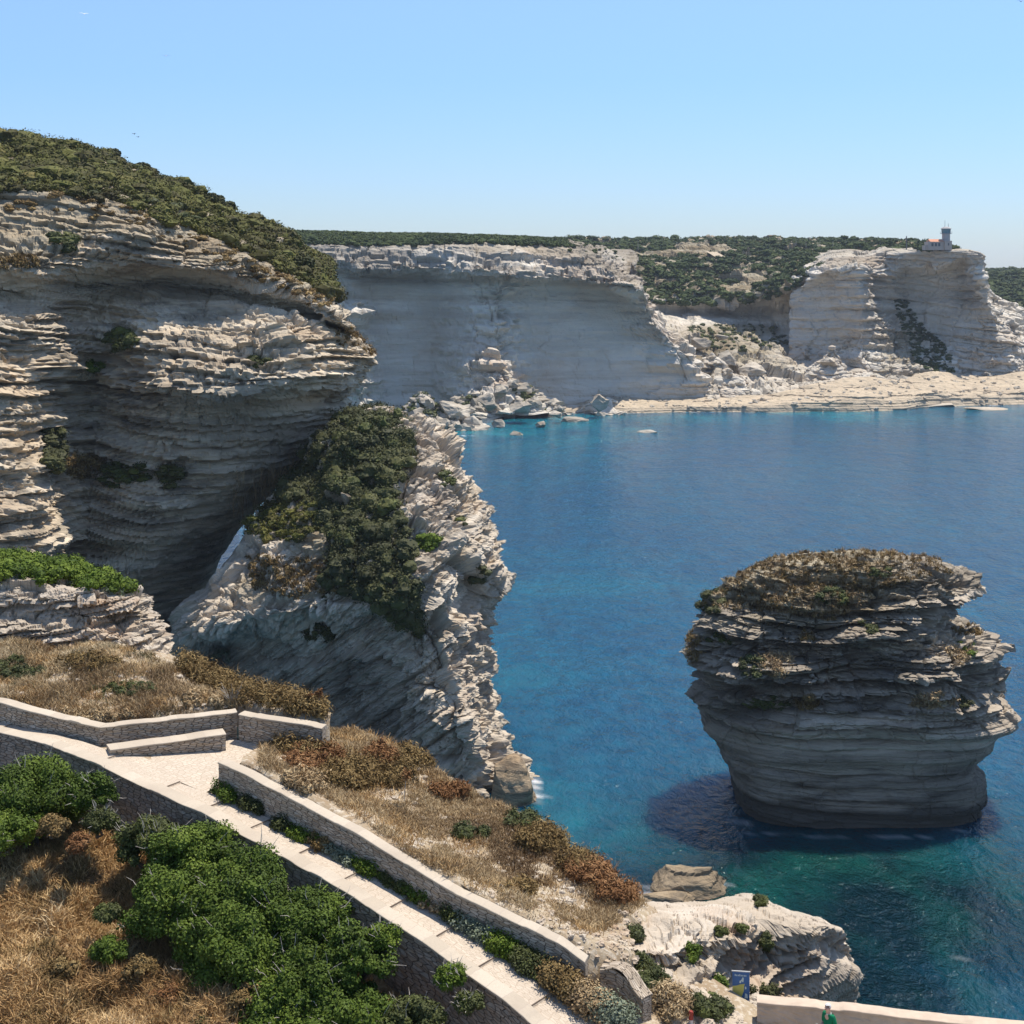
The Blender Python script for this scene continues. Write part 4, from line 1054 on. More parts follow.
# --- white rock falling away at the right end of the mound
# --- bleached outcrop at the lower right
rows = [
 [(548,932,45.5,.5),(590,918,46.2,.5),(622,910,46.6,.4),(655,905,47,.4),(690,902,47.6,.4),(737,894,48.6,.5),(768,898,48.8,.5),(790,910,48.4,.5),(822,920,48,.5)],
 [(552,938,44,.5),(590,924,44.7,.5),(622,914,45,.4),(655,909,45.5,.4),(695,905,46.3,.4),(737,898,47.4,.5),(768,903,47.4,.5),(790,913,46.9,.6),(826,924,46.6,.7)],
 [(556,950,42),(596,942,42.2),(628,936,42.5),(662,937,42.7),(700,930,43.3),(740,927,44.0),(770,924,44.6),(800,922,45),(835,930,45.6)],
 [(562,960,41.0),(600,956,41.4),(632,955,41.5),(668,958,41.7),(702,946,42.7),(742,938,43.6),(775,934,44.3),(808,932,44.7),(833,940,45.6)],
 [(566,972,41.2),(604,968,41.4),(640,968,41.8),(676,970,42.2),(708,956,43.1),(745,948,44.0),(780,944,44.5),(812,943,44.9),(838,951,45.9)],
 [(572,984,40.8),(608,982,40.6),(645,978,41.0),(682,980,41.5),(712,972,42.6),(748,965,44.2),(785,960,44.5),(825,958,44.7),(848,966,45.6)],
 [(580,997,40.2),(614,994,40.2),(650,990,40.5),(688,988,41.2),(716,984,42.2),(752,982,43.5),(790,976,44.2),(828,974,44.6),(848,978,45.6)],
 [(590,1010,39.6),(622,1007,39.6),(658,1002,39.8),(694,998,40.4),(722,998,41.3),(756,1000,42.6),(792,994,44),(822,992,44.8),(836,994,45.8)],
 [(606,1032,38.8),(640,1028,38.8),(674,1022,39),(706,1016,39.5),(732,1014,40.2),(764,1020,42.2),(794,1012,44),(818,1012,45),(828,1010,46)],
 [(625,1075,37.4),(660,1070,37.4),(690,1064,37.7),(715,1058,38.2),(740,1050,39.5),(770,1060,42.5),(790,1060,44.4),(812,1060,45.5),(826,1060,46.5)],
]
b1 = backrow(rows[0], 1.2, -3); b2 = backrow(rows[0], 4., -20)
rows = [b2, b1]+rows+[backrow(rows[-1], .8, -10)]
rows = wrapR(rows, -14, 4, 5)
G5 = surf(rows, 430, 560); _px, _py = proj(G5.P); G5.amp *= 1-.55*np.clip((_px-790)/40, 0, 1)
displace(G5, [(1.6, .5, 4.), (.5, .5, 3.), (.2, .3, 2.2), (.09, .13, 1.5)], dip=(-.16, .03), warp=.3, wscale=8., rough=(.2, 2.2), s=25, fac=((2.2, .22, .3), (.8, .11, .3)))
px_, py_ = proj(G5.P)
under = spots(G5, [(690, 968, 45, 12, .25), (780, 960, 80, 22, .2)])  # painted shade in the hollows below the lip
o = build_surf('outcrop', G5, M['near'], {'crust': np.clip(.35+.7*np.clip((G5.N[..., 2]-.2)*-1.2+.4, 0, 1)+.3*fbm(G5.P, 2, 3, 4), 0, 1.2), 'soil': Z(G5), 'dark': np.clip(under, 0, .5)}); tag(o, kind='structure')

# lower landing where the walker stands (mostly below the frame)
V = np.array([PD(560, 1090, 36.2), PD(740, 1060, 39.2), PD(1010, 1060, 39.6), PD(1150, 1400, 30), PD(560, 1500, 27)]); V[:, 2] = 38.95
o = poly_mesh('landing', list(V), M['paving']); tag(o, kind='structure')
Lw = np.array([[ (757-512)/F*40.6, 40.6, 0], [(850-512)/F*40.2, 40.2, 0], [(955-512)/F*39.7, 39.7, 0], [(1100-512)/F*39.2, 39.2, 0]])
Lw[:, 2] = [H-(1002.5-HY)/F*40.6, H-(1010.5-HY)/F*40.2, H-(1022.5-HY)/F*39.7, H-(1036-HY)/F*39.2]
wall('parapet', Lw, .42, 1.3, M['render'], 'smooth sandy rendered parapet at the bottom right above the sea', 'parapet', side=1, seed=9, copmat=M['render'], copt=.05)
# rocks in the water
def rock(name, loc, rx, ry, rz, mat, label, cat='rock', group=None, seed=0, n=26, sub=3, rot=0., strat=.25, kind=None):
    import bmesh
    g = np.random.default_rng(seed); bm = bmesh.new()
    for _ in range(n):
        v = g.normal(size=3); v /= np.linalg.norm(v); v *= g.uniform(.75, 1); bm.verts.new(v)
    bmesh.ops.convex_hull(bm, input=bm.verts[:])
    for v in [v for v in bm.verts if not v.link_faces]: bm.verts.remove(v)
    bmesh.ops.triangulate(bm, faces=bm.faces)
    for _ in range(sub): bmesh.ops.subdivide_edges(bm, edges=bm.edges[:], cuts=1, use_grid_fill=True)
    V = np.array([v.co[:] for v in bm.verts]); Fc = np.array([[v.index for v in f.verts] for f in bm.faces if len(f.verts) == 3])
    bm.verts.index_update(); bm.free()
    d = V/np.maximum(np.linalg.norm(V, axis=1, keepdims=True), 1e-6)
    V = V+d*(.13*fbm(V+seed*7.3, .8, 4, seed)+strat*.35*strata(V+seed*3, [(.32, .35, .9)], warp=.1, s=seed))[:, None]
    ca, sa = math.cos(rot), math.sin(rot)
    V = V*np.array([rx, ry, rz]); V = V@np.array([[ca, sa, 0], [-sa, ca, 0], [0, 0, 1]])
    o = mesh(name, V, Fc, mat); o.location = loc
    tag(o, label, cat, group, kind); return o
# ------------------------------------------------------------------ vegetation
def stuff(name, parts, mat, label=None):
    V, Fc, T = join(parts); o = mesh(name, V, Fc, M[mat], tint=T); tag(o, label, kind='stuff'); return o

# scrub on the left hill: wind-combed cushions
sk_line = [(-60,128),(0,132),(40,142),(60,146),(80,142),(100,144),(130,156),(165,160),(205,186),(225,188),(262,206),(290,228),(320,262),(333,290),(325,300),(300,284),(270,268),(235,252),(200,236),(160,226),(120,206),(90,204),(50,198),(0,196),(-60,196)]
def hill(poly, n, r, k, size, mat, name, label, seed, sq=.6, base=True):
    g = np.random.default_rng(seed); P, Nn = pick(C1, poly, n, g)
    R = r*g.uniform(.5, 1.4, n)*(1+.5*fbm(P, 9., 2, seed))
    C = P+np.stack([0*R, 0*R, R*.15], 1)
    parts = [blobs(C, R*.72, sq, .25, seed), leaves(C, R, int(k*2.3), size*.62, sq, seed+1, upb=.5, shell=(.65, 1.15))]
    return stuff(name, parts, mat, label)
big = [(p[0], p[1]-14 if p[1] < 200 and p[0] < 300 else p[1]) for p in sk_line]
hill([(-80,100),(340,100),(345,298),(325,300),(300,282),(270,266),(235,250),(200,233),(160,222),(120,202),(90,200),(50,194),(0,192),(-80,192)], 3600, 1.25, 34, .42, 'mount', 'scrub', 'low green scrub covering the hill above the left cliff', 100)
hill([(-80,130),(60,138),(110,150),(165,165),(235,200),(300,250),(325,292),(300,275),(250,246),(200,225),(160,212),(120,200),(60,190),(0,188),(-80,185)], 900, .9, 26, .34, 'olive', 'scrub', 'darker olive cushions of scrub among the green on the left hill', 104)
hill([(-80,186),(60,194),(120,203),(160,222),(235,250),(300,284),(330,300),(325,312),(270,285),(200,255),(130,225),(60,215),(0,212),(-80,210)], 420, .75, 24, .3, 'brown', 'dry_scrub', 'brown dry scrub fringe along the edge of the left cliff', 108, .5)

# taller bushes along the skyline of the hill
def shrub(name, label, cat, group, base, R, h, nl, k, size, mat, seed, stems=3, squash=.75, spread=1.0, stemmat='bark', lobe=.42, srad=1.0):
    """thing: trunk + crown of lobes. base: world point on the ground; R crown radius; h crown centre height"""
    g = np.random.default_rng(seed)
    root = empty(name, tuple(base)); tag(root, label, cat, group)
    d = g.normal(size=(nl, 3)); d[:, 2] = np.abs(d[:, 2])*1.1-.15; d /= np.linalg.norm(d, axis=1, keepdims=True)
    rr = g.uniform(.35, 1., (nl, 1))**.6
    C = d*rr*R*np.array([spread, 1, squash])*(1-lobe*.5)+np.array([0, 0, h])
    Rl = R*lobe*g.uniform(.45, 1.45, nl)
    V, Fc, T = join([blobs(C, Rl*.62, .8, .2, seed), leaves(C, Rl, int(k*1.25), size, .85, seed+1, upb=.45, shell=(.6, 1.15), asp=1.4)])
    mesh('crown', V, Fc, M[mat], parent=root, tint=T)
    if nl > 32:
        ps = []
        for i in range(30):
            c = C[g.integers(nl)]; dd = c-np.array([0, 0, h*.4]); dd = dd/np.linalg.norm(dd)+g.normal(size=3)*.25
            e0 = c+dd*R*lobe*.3; ps.append(tube([e0, e0+dd*R*lobe*.75+g.normal(size=3)*.03, e0+dd*R*lobe*1.25+g.normal(size=3)*.05], [.012, .008, .004], 4))
        V, Fc = jq(ps); tag(mesh('twigs', V, Fc, M['deadwood'], parent=root), kind='stuff')
    parts = []
    for i in range(stems):
        c = C[g.integers(nl)]; b0 = np.array([g.normal()*.12*R, g.normal()*.12*R, -.15*R-.1])
        m_ = (b0+c)/2+g.normal(size=3)*.12*R
        parts.append(tube([b0, m_, c], [(.05*R+.01)*srad, (.035*R+.008)*srad, (.012*R+.004)*srad], 5))
    V, Fc = jq(parts); mesh('trunk', V, Fc, M[stemmat], parent=root)
    return root

def ground_pt(S, x, y):
    px, py = proj(S.P); d = (px-x)**2+(py-y)**2
    view = -S.P.copy(); view[..., 2] += H
    d = np.where((gnorm(S.P)*view).sum(-1) > 0, d, 1e12)
    return S.P.reshape(-1, 3)[np.argmin(d)]

hl = [((8,152),2.0,'tallest bush on the skyline at the far left of the hill'),((88,160),1.6,'dark rounded bush on the crest above the left cliff'),((110,160),1.7,'broad dark bush just right of the crest bush'),
      ((140,172),1.5,'bush on the hill skyline left of the long slope'),((212,206),1.6,'small upright bush on the sloping hill skyline'),((226,210),1.5,'second small bush beside the upright one on the skyline'),
      ((258,232),1.8,'round bush standing out on the lower hill skyline'),((272,244),1.6,'dark bush beside the round one on the lower skyline'),((300,270),1.7,'last dark bush near the end of the hill')]
for i, ((x, y), r, lb) in enumerate(hl):
    shrub('bush', lb, 'bush', 'bushes on the hill skyline', ground_pt(C1, x, y)+np.array([0, 0, -.3]), r, r*.55, 16, 260, .36, 'olive' if i % 2 else 'darkg', 200+i, squash=.6, spread=1.3)

# plants rooted in the left cliff face
cl = [((62,242,16,8),26,.8,'olive','olive bush in a hollow of the pale upper cliff'),((120,340,14,11),40,.9,'olive','grey green bush hanging on the middle of the left cliff'),((97,366,9,6),20,.6,'bright','bright green tuft below the hanging cliff bush'),
      ((258,362,12,5),22,.6,'olive','small olive tuft on a ledge in the right half of the left cliff'),((55,448,12,22),70,1.,'darkg','dark green bush filling the cleft in the left cliff'),((85,465,20,12),60,.8,'brown','brown bush beside the cleft in the left cliff'),
      ((125,475,24,12),60,.8,'olive','olive bush row on the ledge right of the cleft'),((170,477,13,10),34,.8,'darkg','dark bush on the ledge in the lower middle of the left cliff'),((20,262,22,7),34,.7,'brown','brown bush on the top ledge at the far left of the cliff')]
for i, (e, n, r, mt, lb) in enumerate(cl):
    patch(C1, E(*e), n, r, 40, .2, mt, 'shrub', lb, 'shrub', 'shrubs growing in the left cliff', seed=230+i)
patch(C1, [(338,322),(352,326),(370,345),(374,356),(360,352),(345,350),(335,345)], 90, .55, 40, .2, 'brown', 'shrub', 'brown dry shrub on the nose at the right end of the left cliff', 'shrub', 'shrubs growing in the left cliff', seed=250, grass=600)
# dead hanging creeper under the overhang
g = np.random.default_rng(77); P, Nn = pick(C1, [(225,470),(290,455),(310,470),(290,490),(235,500)], 150, g)
parts = []
for p in P:
    L_ = g.uniform(1.2, 4.2); parts.append(tube([p+[0, -.4, 0], p+[g.normal()*.3, -.9, -L_*.5], p+[g.normal()*.5, -.7, -L_]], [.045, .035, .012], 3))
V, Fc = jq(parts); o = mesh('creeper', V, Fc, M['strawp'], tint=g.uniform(0, .3, len(Fc))); tag(o, 'grey dead creeper hanging in strands under the cliff overhang', kind='stuff')

# --- scrub on the headland
bushpoly = [(345,412),(378,405),(412,436),(408,470),(398,500),(408,540),(412,575),(422,640),(405,630),(380,606),(345,590),(322,598),(335,560),(328,540),(322,512),(300,500),(272,500),(290,470)]
g = np.random.default_rng(301); n = 1300; P, Nn = pick(C2, bushpoly, n, g); R = 1.15*g.uniform(.5, 1.35, n); C = P+Nn*R[:, None]*.3
root = None
stuff('scrub', [blobs(C, R*.7, .8, .25, 302), leaves(C, R, 110, .19, .85, 303, upb=.5, shell=(.65, 1.15))], 'darkg', 'dark olive scrub draped over the top of the arch headland')
g = np.random.default_rng(305); P, Nn = pick(C2, [(345,415),(400,415),(395,520),(335,550),(318,500)], 260, g); R = 1.2*g.uniform(.5, 1.2, 260); C = P+Nn*R[:, None]*.6
stuff('scrub', [blobs(C, R*.7, .8, .25, 306), leaves(C, R, 110, .18, .85, 307, upb=.5, shell=(.65, 1.15))], 'olive', 'lighter olive cushions in the headland scrub')
patch(C2, [(244,522),(266,500),(318,506),(328,530),(300,540),(250,540)], 200, .8, 60, .2, 'mount', 'shrub', 'yellow green low shrub on the left shoulder of the headland', 'shrub', seed=310)
patch(C2, [(245,555),(330,560),(340,590),(300,600),(255,590)], 160, .5, 30, .18, 'brown', 'dry_scrub', 'brown dry scrub below the green patch on the headland', None, seed=312, kind='stuff', grass=1500)
hs = [((428,541,10,11),34,.8,'bright','yellow green bush on the lit right side of the headland'),((446,480,7,9),24,.7,'olive','olive bush in a crevice high on the headland edge'),((461,523,6,5),14,.6,'olive','small tuft on the right edge of the headland'),
      ((478,575,10,11),34,.8,'darkg','grey green bush near the overhanging right edge of the headland'),((320,633,14,9),34,.7,'darkg','dark green bush above the shaded hollow of the headland'),((222,657,9,7),26,.6,'sage','pale green plant in the mouth of the small cave')]
for i, (e, n, r, mt, lb) in enumerate(hs):
    patch(C2, E(*e), n, r, 46, .2, mt, 'shrub', lb, 'shrub', 'shrubs on the headland', seed=320+i)

# --- far scrub
def far_scrub(S, poly, n, r, seed, name, label, sq=.55, mat='farscrub'):
    g = np.random.default_rng(seed); P, Nn = pick(S, poly, n, g); 
    dens = fbm(P, 60., 3, seed); keep = dens > -.55; P = P[keep]
    R = r*g.uniform(.4, 1.4, len(P)); C = P+np.stack([0*R, 0*R, R*.1], 1)
    V, Fc, T = join([blobs(C, R*.8, sq, .3, seed), leaves(C, R, 26, r*.34, sq, seed+1, upb=.5)])
    o = mesh(name, V, Fc, M[mat], tint=T); tag(o, label, kind='stuff')
far_scrub(S4, [(560,238),(1000,238),(1000,252),(862,252),(830,262),(800,285),(796,292),(765,300),(720,306),(668,304),(630,300),(610,262),(560,246)], 7500, 2.6, 400, 'far_scrub', 'dark green scrub covering the plateau behind the far cliffs')
far_scrub(S3, [(285,225),(430,228),(560,238),(575,247),(540,246),(478,243),(380,246),(285,243)], 4200, 1.7, 404, 'far_scrub', 'thin line of green scrub along the top of the western far cliff')
far_scrub(S3, [(560,240),(610,248),(628,262),(600,258),(570,252)], 160, 1.0, 405, 'far_scrub', 'sparse low scrub on the sloping shoulder of the western far cliff')
far_scrub(S5, [(860,235),(985,240),(985,249),(960,248),(930,251),(900,252),(862,255)], 700, 2.0, 407, 'far_scrub', 'patchy scrub on the plateau around the signal station')
far_scrub(S5, [(893,300),(905,300),(925,330),(945,345),(956,376),(940,378),(915,362),(905,335)], 420, 1.2, 409, 'far_scrub', 'dark green scrub tongue running down the eastern cliff gully')
far_scrub(S6, [(960,268),(1024,268),(1100,268),(1100,330),(1024,305),(990,300),(960,290)], 2600, 3.4, 411, 'far_scrub', 'scrub on the distant hillside at the right edge')
far_scrub(S4, [(690,325),(780,325),(790,345),(740,352),(690,350)], 220, 1.4, 413, 'far_scrub', 'olive scrub in the grassy bowl between the far cliffs', mat='olive')
# bare track in the scrub
V = np.array([PD(706, 254, 880), PD(716, 254, 880), PD(731, 262.5, 838), PD(722, 263.5, 835)]); V[:, 2] += 1.5
o = poly_mesh('track', list(V), M['beach']); tag(o, kind='structure')
# --- rubble and boulders on the far shore
bl = [((412,425),7,520,'big pale slab boulder at the left end of the far shore',0),((452,412),15,545,'largest pale angular boulder at the far shore',1),((470,424),8,540,'dark wedge boulder in front of the largest one',2),((486,402),10,565,'flat topped square boulder below the white cone',3),
      ((500,392),8,572,'white boulder at the foot of the white scree cone',4),((520,408),9,560,'leaning grey boulder right of the square one',5),((498,424),6,545,'low brown boulder at the waterline',6),((541,426),5,545,'tilted dark boulder at the waterline',7),((598,403),8,578,'pale pyramid shaped boulder below the western cliff',8),
      ((556,415),5,560,'small rounded boulder between the cone and pyramid boulder',9),((436,430),6,530,'brown boulder low at the water left of the largest boulder',10),((700,343),8,680,'slab boulder with dark underside in the valley',11),((722,337),6,690,'small pointed boulder in the valley bowl',12),((725,360),10,655,'big rounded dark boulder halfway down the valley',13),
      ((752,372),12,650,'long tilted slab in the lower valley',14),((690,368),9,632,'grey boulder at the left of the valley rubble',15),((765,392),9,632,'light boulder at the back of the beach shelf',16),((830,362),8,668,'cone shaped boulder below the eastern cliff',17),((905,381),7,656,'dark boulder at the back of the pale shelf',18),((805,390),8,640,'long flat boulder at the foot of the eastern cliff',19)]
for (xy, wpx, D, lb, sd_) in bl:
    g = np.random.default_rng(500+sd_); r = wpx/F*D*1.05
    r *= 1.45; p = PD(xy[0], xy[1], D); z = max(p[2], r*.25)
    rock('boulder', (p[0], p[1], z), r*g.uniform(.85, 1.2), r*g.uniform(.8, 1.1), r*g.uniform(.55, .8), M['boulder'], lb, 'boulder', 'boulders along the far shore', seed=500+sd_, n=16, sub=3, rot=g.uniform(0, 3))
for (x, y, w, h, lb, sd_) in [(574,419,17,4.5,'long flat dark rock in the water off the far shore',0),(601,414,6,6,'small pointed dark rock beside the long flat one',1),(647,430,13,2.2,'low dark reef rock alone in the far bay',2),(518,433,11,4.5,'pale slab rock lying in shallow water',3),(985,407,26,1.6,'low dark reef at the right edge of the far bay',4),(930,403,34,6,'long dark shadowed ledge at the end of the pale shelf',5)]:
    D = H*F/(y+2-HY); rock('rock', ((x-512)/F*D, D, 0), w/F*D, w/F*D*.7, h/F*D*1.2, M['boulder'], lb, 'rock', 'rocks in the far bay', seed=540+sd_, n=20, sub=3)
# loose small stones as one mass
g = np.random.default_rng(560)
P1, _ = pick(S4, [(650,330),(700,350),(790,375),(800,400),(690,400),(640,395)], 420, g); P2, _ = pick(S7, [(430,380),(1024,375),(1024,412),(430,425)], 420, g); P4, _ = pick(S5, [(790,340),(1000,340),(1000,395),(790,395)], 380, g)
P1 = P1[:330]; P2 = P2[:190]; P4 = P4[:330]; P = np.concatenate([P1, P2, P4]); V, Fc, T = blobs(P, g.uniform(.35, 1.3, len(P)), .6, .35, 561)
o = mesh('rubble', V, Fc, M['boulder'], tint=T); tag(o, 'loose stones scattered over the far shore and slopes', kind='stuff')
# talus cones against the western cliff
def cone(name, x, y, wpx, ytop, D, seed):
    base = PD(x, y, D); r = wpx/F*D; h = (y-ytop)/F*D; n1, n2 = 60, 120
    th = np.linspace(0, 2*np.pi, n2); k = np.linspace(0, 1, n1)[:, None]
    rr = r*k*(1+.25*np.sin(th*3+seed)+.15*np.sin(th*7+seed*2))[None]
    P = np.stack([base[0]+rr*np.cos(th), base[1]-rr*np.sin(th)*.9, base[2]-1+(h+1)*(1-k**.8)+0*rr], -1)
    S = Surf(); S.P = P[:, ::-1]; S.N = gnorm(S.P); S.amp = np.ones(S.P.shape[:2])
    displace(S, [(4., 2.2, 6.), (1.8, 1.2, 3.)], warp=2., rough=(2.2, 9.), s=seed)
    S.P[:, -1] = S.P[:, 0]
    o = build_surf(name, S, M['far'], {'crust': Z(S)+.4, 'soil': Z(S)+.1, 'dark': Z(S)}); tag(o, kind='structure'); return S
K1 = cone('talus', 500, 410, 54, 368, 590, 1)
K2 = cone('talus', 425, 428, 60, 392, 545, 2)
K3 = cone('talus', 832, 396, 44, 345, 672, 3)
K4 = cone('talus', 600, 408, 30, 388, 600, 4)
K5 = cone('talus', 712, 402, 60, 352, 640, 5)
g = np.random.default_rng(565); Pa, _ = pick(K1, [(440,372),(560,372),(560,412),(440,412)], 150, g); Pb, _ = pick(K2, [(370,390),(480,390),(480,432),(370,432)], 110, g); Pc, _ = pick(K5, [(650,340),(770,340),(770,405),(650,405)], 60, g)
P = np.concatenate([Pa, Pb, Pc]); V, Fc, T = blobs(P, .8+2.6*g.uniform(0, 1, len(P))**2, .7, .4, 566)
o = mesh('rubble', V, Fc, M['boulder'], tint=T); tag(o, 'angular broken rocks piled around the white scree cone on the far shore', kind='stuff')
far_scrub(K2, [(385,392),(440,392),(445,415),(400,425)], 160, 1.5, 420, 'far_scrub', 'green scrub on the slope at the left end of the far beach', mat='olive')
far_scrub(K1, [(450,385),(530,385),(545,410),(505,400),(460,405)], 160, 1.4, 422, 'far_scrub', 'green scrub among the boulders below the white cone', mat='olive')

# loose stones on the near ground
g = np.random.default_rng(570); PS = []
for S_, poly_, n_ in ((G2, [(0,645),(170,660),(240,705),(100,724),(0,700)], 500), (G3, [(262,742),(382,732),(541,828),(640,902),(560,935),(410,855)], 1100), (G3, [(560,930),(640,905),(640,990),(590,960)], 300), (G5, [(590,960),(760,1000),(760,1024),(600,1024)], 500)):
    P, _ = pick(S_, poly_, n_, g); PS.append(P)
P = np.concatenate(PS); V, Fc, T = blobs(P, .03+.10*g.uniform(0, 1, len(P))**3, .6, .35, 571)
o = mesh('pebbles', V, Fc, M['near'], tint=T); tag(o, 'pale loose stones scattered on the near ground', kind='stuff')
M['wetrock'] = rock_mat('wave_washed_limestone', (.40, .30, .19), (.26, .19, .115), (.18, .14, .09), band=1.2, stain=.6, fine=1.2, bdist=.25, rust=.6)
# --- near rocks in the water
D = H*F/(888-HY)
rock('rock', ((690-512)/F*D, D, -.2), 4.6, 3.4, 2.8, M['wetrock'], 'brown wave washed rock in the sea beyond the bleached outcrop', 'rock', seed=71, n=60, sub=3, strat=.5)
D = H*F/(897-HY)
rock('rock', ((664-512)/F*D, D-1, -.6), 4.6, 3.0, 1.7, M['wetrock'], 'low grey striped rock shelf at the foot of the brown sea rock', 'rock', seed=74, n=22, sub=4, strat=.6)
D = H*F/(785-HY)
rock('rock', ((513-512)/F*D, D-4.5, .8), 2.9, 3.2, 4.2, M['wetrock'], 'brown rounded rock at the waterline under the tip of the headland', 'rock', seed=79, n=60, sub=3)

# --- near: grass bank on top of the bedded ledge
patch(G4, [(-30,552),(30,550),(80,562),(128,588),(134,594),(90,588),(40,583),(-30,577)], 1400, .32, 60, .085, 'bright', 'shrub', 'bright green low mat of shrubs on top of the bedded ledge', 'shrub', seed=600, squash=.8)
patch(G4, [(40,578),(140,590),(140,597),(40,586)], 60, .2, 40, .06, 'sage', 'shrub', 'grey green fringe plants along the lip of the bedded ledge', 'shrub', seed=603)

def grass(S, poly, n, h, w, mat, label, seed, clump=.5, name='dry_grass', lean=.6, thr=-.2, sc=1.4):
    g = np.random.default_rng(seed); P, Nn = pick(S, poly, n, g)
    d = fbm(P, sc, 3, seed); P = P[(d > thr) | (g.uniform(size=len(P)) < .15)]; d = fbm(P, sc, 3, seed)
    P = P+g.normal(size=P.shape)*np.array([.06, .06, .01])
    V, Fc, T = blades(P, None, h*(1+.6*np.clip(d, -.7, 1)), w, lean, seed+1)
    tt = np.clip(.5+.8*fbm(P, 2.2, 3, seed+4)+g.normal(size=len(P))*.18, 0, 1); T = np.tile(tt, 3)
    o = mesh(name, V, Fc, M[mat], tint=T); tag(o, label, kind='stuff'); return o
slopepoly = [(-40,770),(0,800),(60,820),(110,830),(130,850),(150,900),(175,960),(230,1000),(240,1060),(-60,1060),(-60,800)]
grass(G1, [(-60,750),(100,780),(500,1060),(-60,1060)], 60000, .30, .022, 'straw', 'orange brown dry grass on the slope below the retaining wall', 610, lean=.8)
grass(G1, slopepoly, 60000, .34, .03, 'straw', 'tousled straw grass at the lower left corner', 614, lean=1.1, sc=.7, thr=-.05)
grass(G1, slopepoly, 26000, .30, .03, 'brown', 'brown withered weeds among the straw grass', 617, lean=.9, sc=.8, thr=.1)
mound = [(-40,640),(100,644),(150,655),(200,685),(250,705),(230,712),(100,726),(0,704),(-40,700)]
grass(G2, mound, 60000, .22, .02, 'strawp', 'pale dry grass on the mound above the terrace wall', 620, thr=-.1, sc=.9)
grass(G2, mound, 26000, .22, .02, 'straw', 'orange dry grass tufts on the mound', 623, thr=.15, sc=.8)
grass(G2, mound, 14000, .18, .018, 'olive', 'green weeds among the dry grass of the mound', 626, thr=.3, sc=.7)
spurp = [(262,742),(320,728),(382,732),(450,780),(541,828),(610,880),(645,905),(600,935),(560,935),(480,895),(410,855),(330,800),(258,768)]
grass(G3, spurp, 110000, .17, .018, 'strawp', 'thin pale dry grass on the rocky spur beyond the wall', 630, thr=-.2, sc=.9)
grass(G3, spurp, 26000, .22, .02, 'straw', 'orange dry tufts on the rocky spur', 633, thr=.25, sc=1.1)

def mat_patch(S, lst, group, seed, size=.075, k=70, cat='shrub', grassn=0):
    for i, (e, n, r, mt, lb) in enumerate(lst):
        patch(S, E(*e) if len(e) == 4 else list(e), n, r, k, size, mt, 'shrub', lb, cat, group, seed=seed+i*3, squash=.9, grass=grassn)
# dry shrubs on the spur
mat_patch(G3, [((318,764,30,13),70,.26,'rust','rust brown dry shrub behind the top end of the seaward wall'),((352,778,34,15),80,.30,'brown','broad brown dry shrub in the middle of the upper spur'),((305,785,22,9),40,.22,'strawp','straw coloured tussock close behind the seaward wall'),((380,760,18,8),30,.22,'rust','small rust shrub near the far edge of the upper spur'),((300,748,26,12),60,.3,'brown','brown dry shrub at the terrace end of the spur'),((392,780,20,9),36,.24,'brown','olive brown shrub right of the broad brown one'),
      ((418,762,26,12),40,.24,'brown','low brown shrub on the spur beside the headland shadow'),((545,843,26,10),60,.28,'brown','green brown shrub on the seaward rim of the spur'),((592,876,24,11),60,.28,'rust','dark rust shrub on the rim where the spur drops to the sea'),((618,896,20,10),50,.26,'rust','low rust shrub at the very end of the spur rim'),
      ((575,868,16,10),36,.3,'brown','brown shrub between the green brown and rust ones on the rim'),((520,824,16,6),26,.22,'olive','low olive shrub on the rim beside the white rock patch'),((448,795,18,7),30,.22,'rust','small rust shrub above the white rock patch'),
      ((470,835,20,6),24,.18,'olive','flat olive cushion in the middle of the spur'),((520,890,14,6),20,.18,'brown','small brown cushion near the seaward wall')], 'dry shrubs on the spur', 640, .06, 90, grassn=500)
# dry shrub row on the mound edge
mat_patch(G2, [([(178,664),(205,672),(240,690),(290,700),(325,712),(322,722),(280,714),(235,704),(205,690),(182,676)],260,.34,'brown','long brown shrub hedge on the far edge of the mound'),
      ((20,672,26,10),40,.2,'olive','olive weed patch at the left end of the mound'),((205,702,26,6),30,.18,'strawp','grey green cushion behind the terrace wall'),((95,719,40,5),50,.16,'strawp','dry cushion spilling over the planter wall corner'),((90,665,30,7),40,.18,'brown','brown weed patch in the middle of the mound'),
      ((130,690,26,7),30,.16,'olive','olive cushion on the right part of the mound')], 'shrubs on the mound', 680, .06, 90, grassn=500)
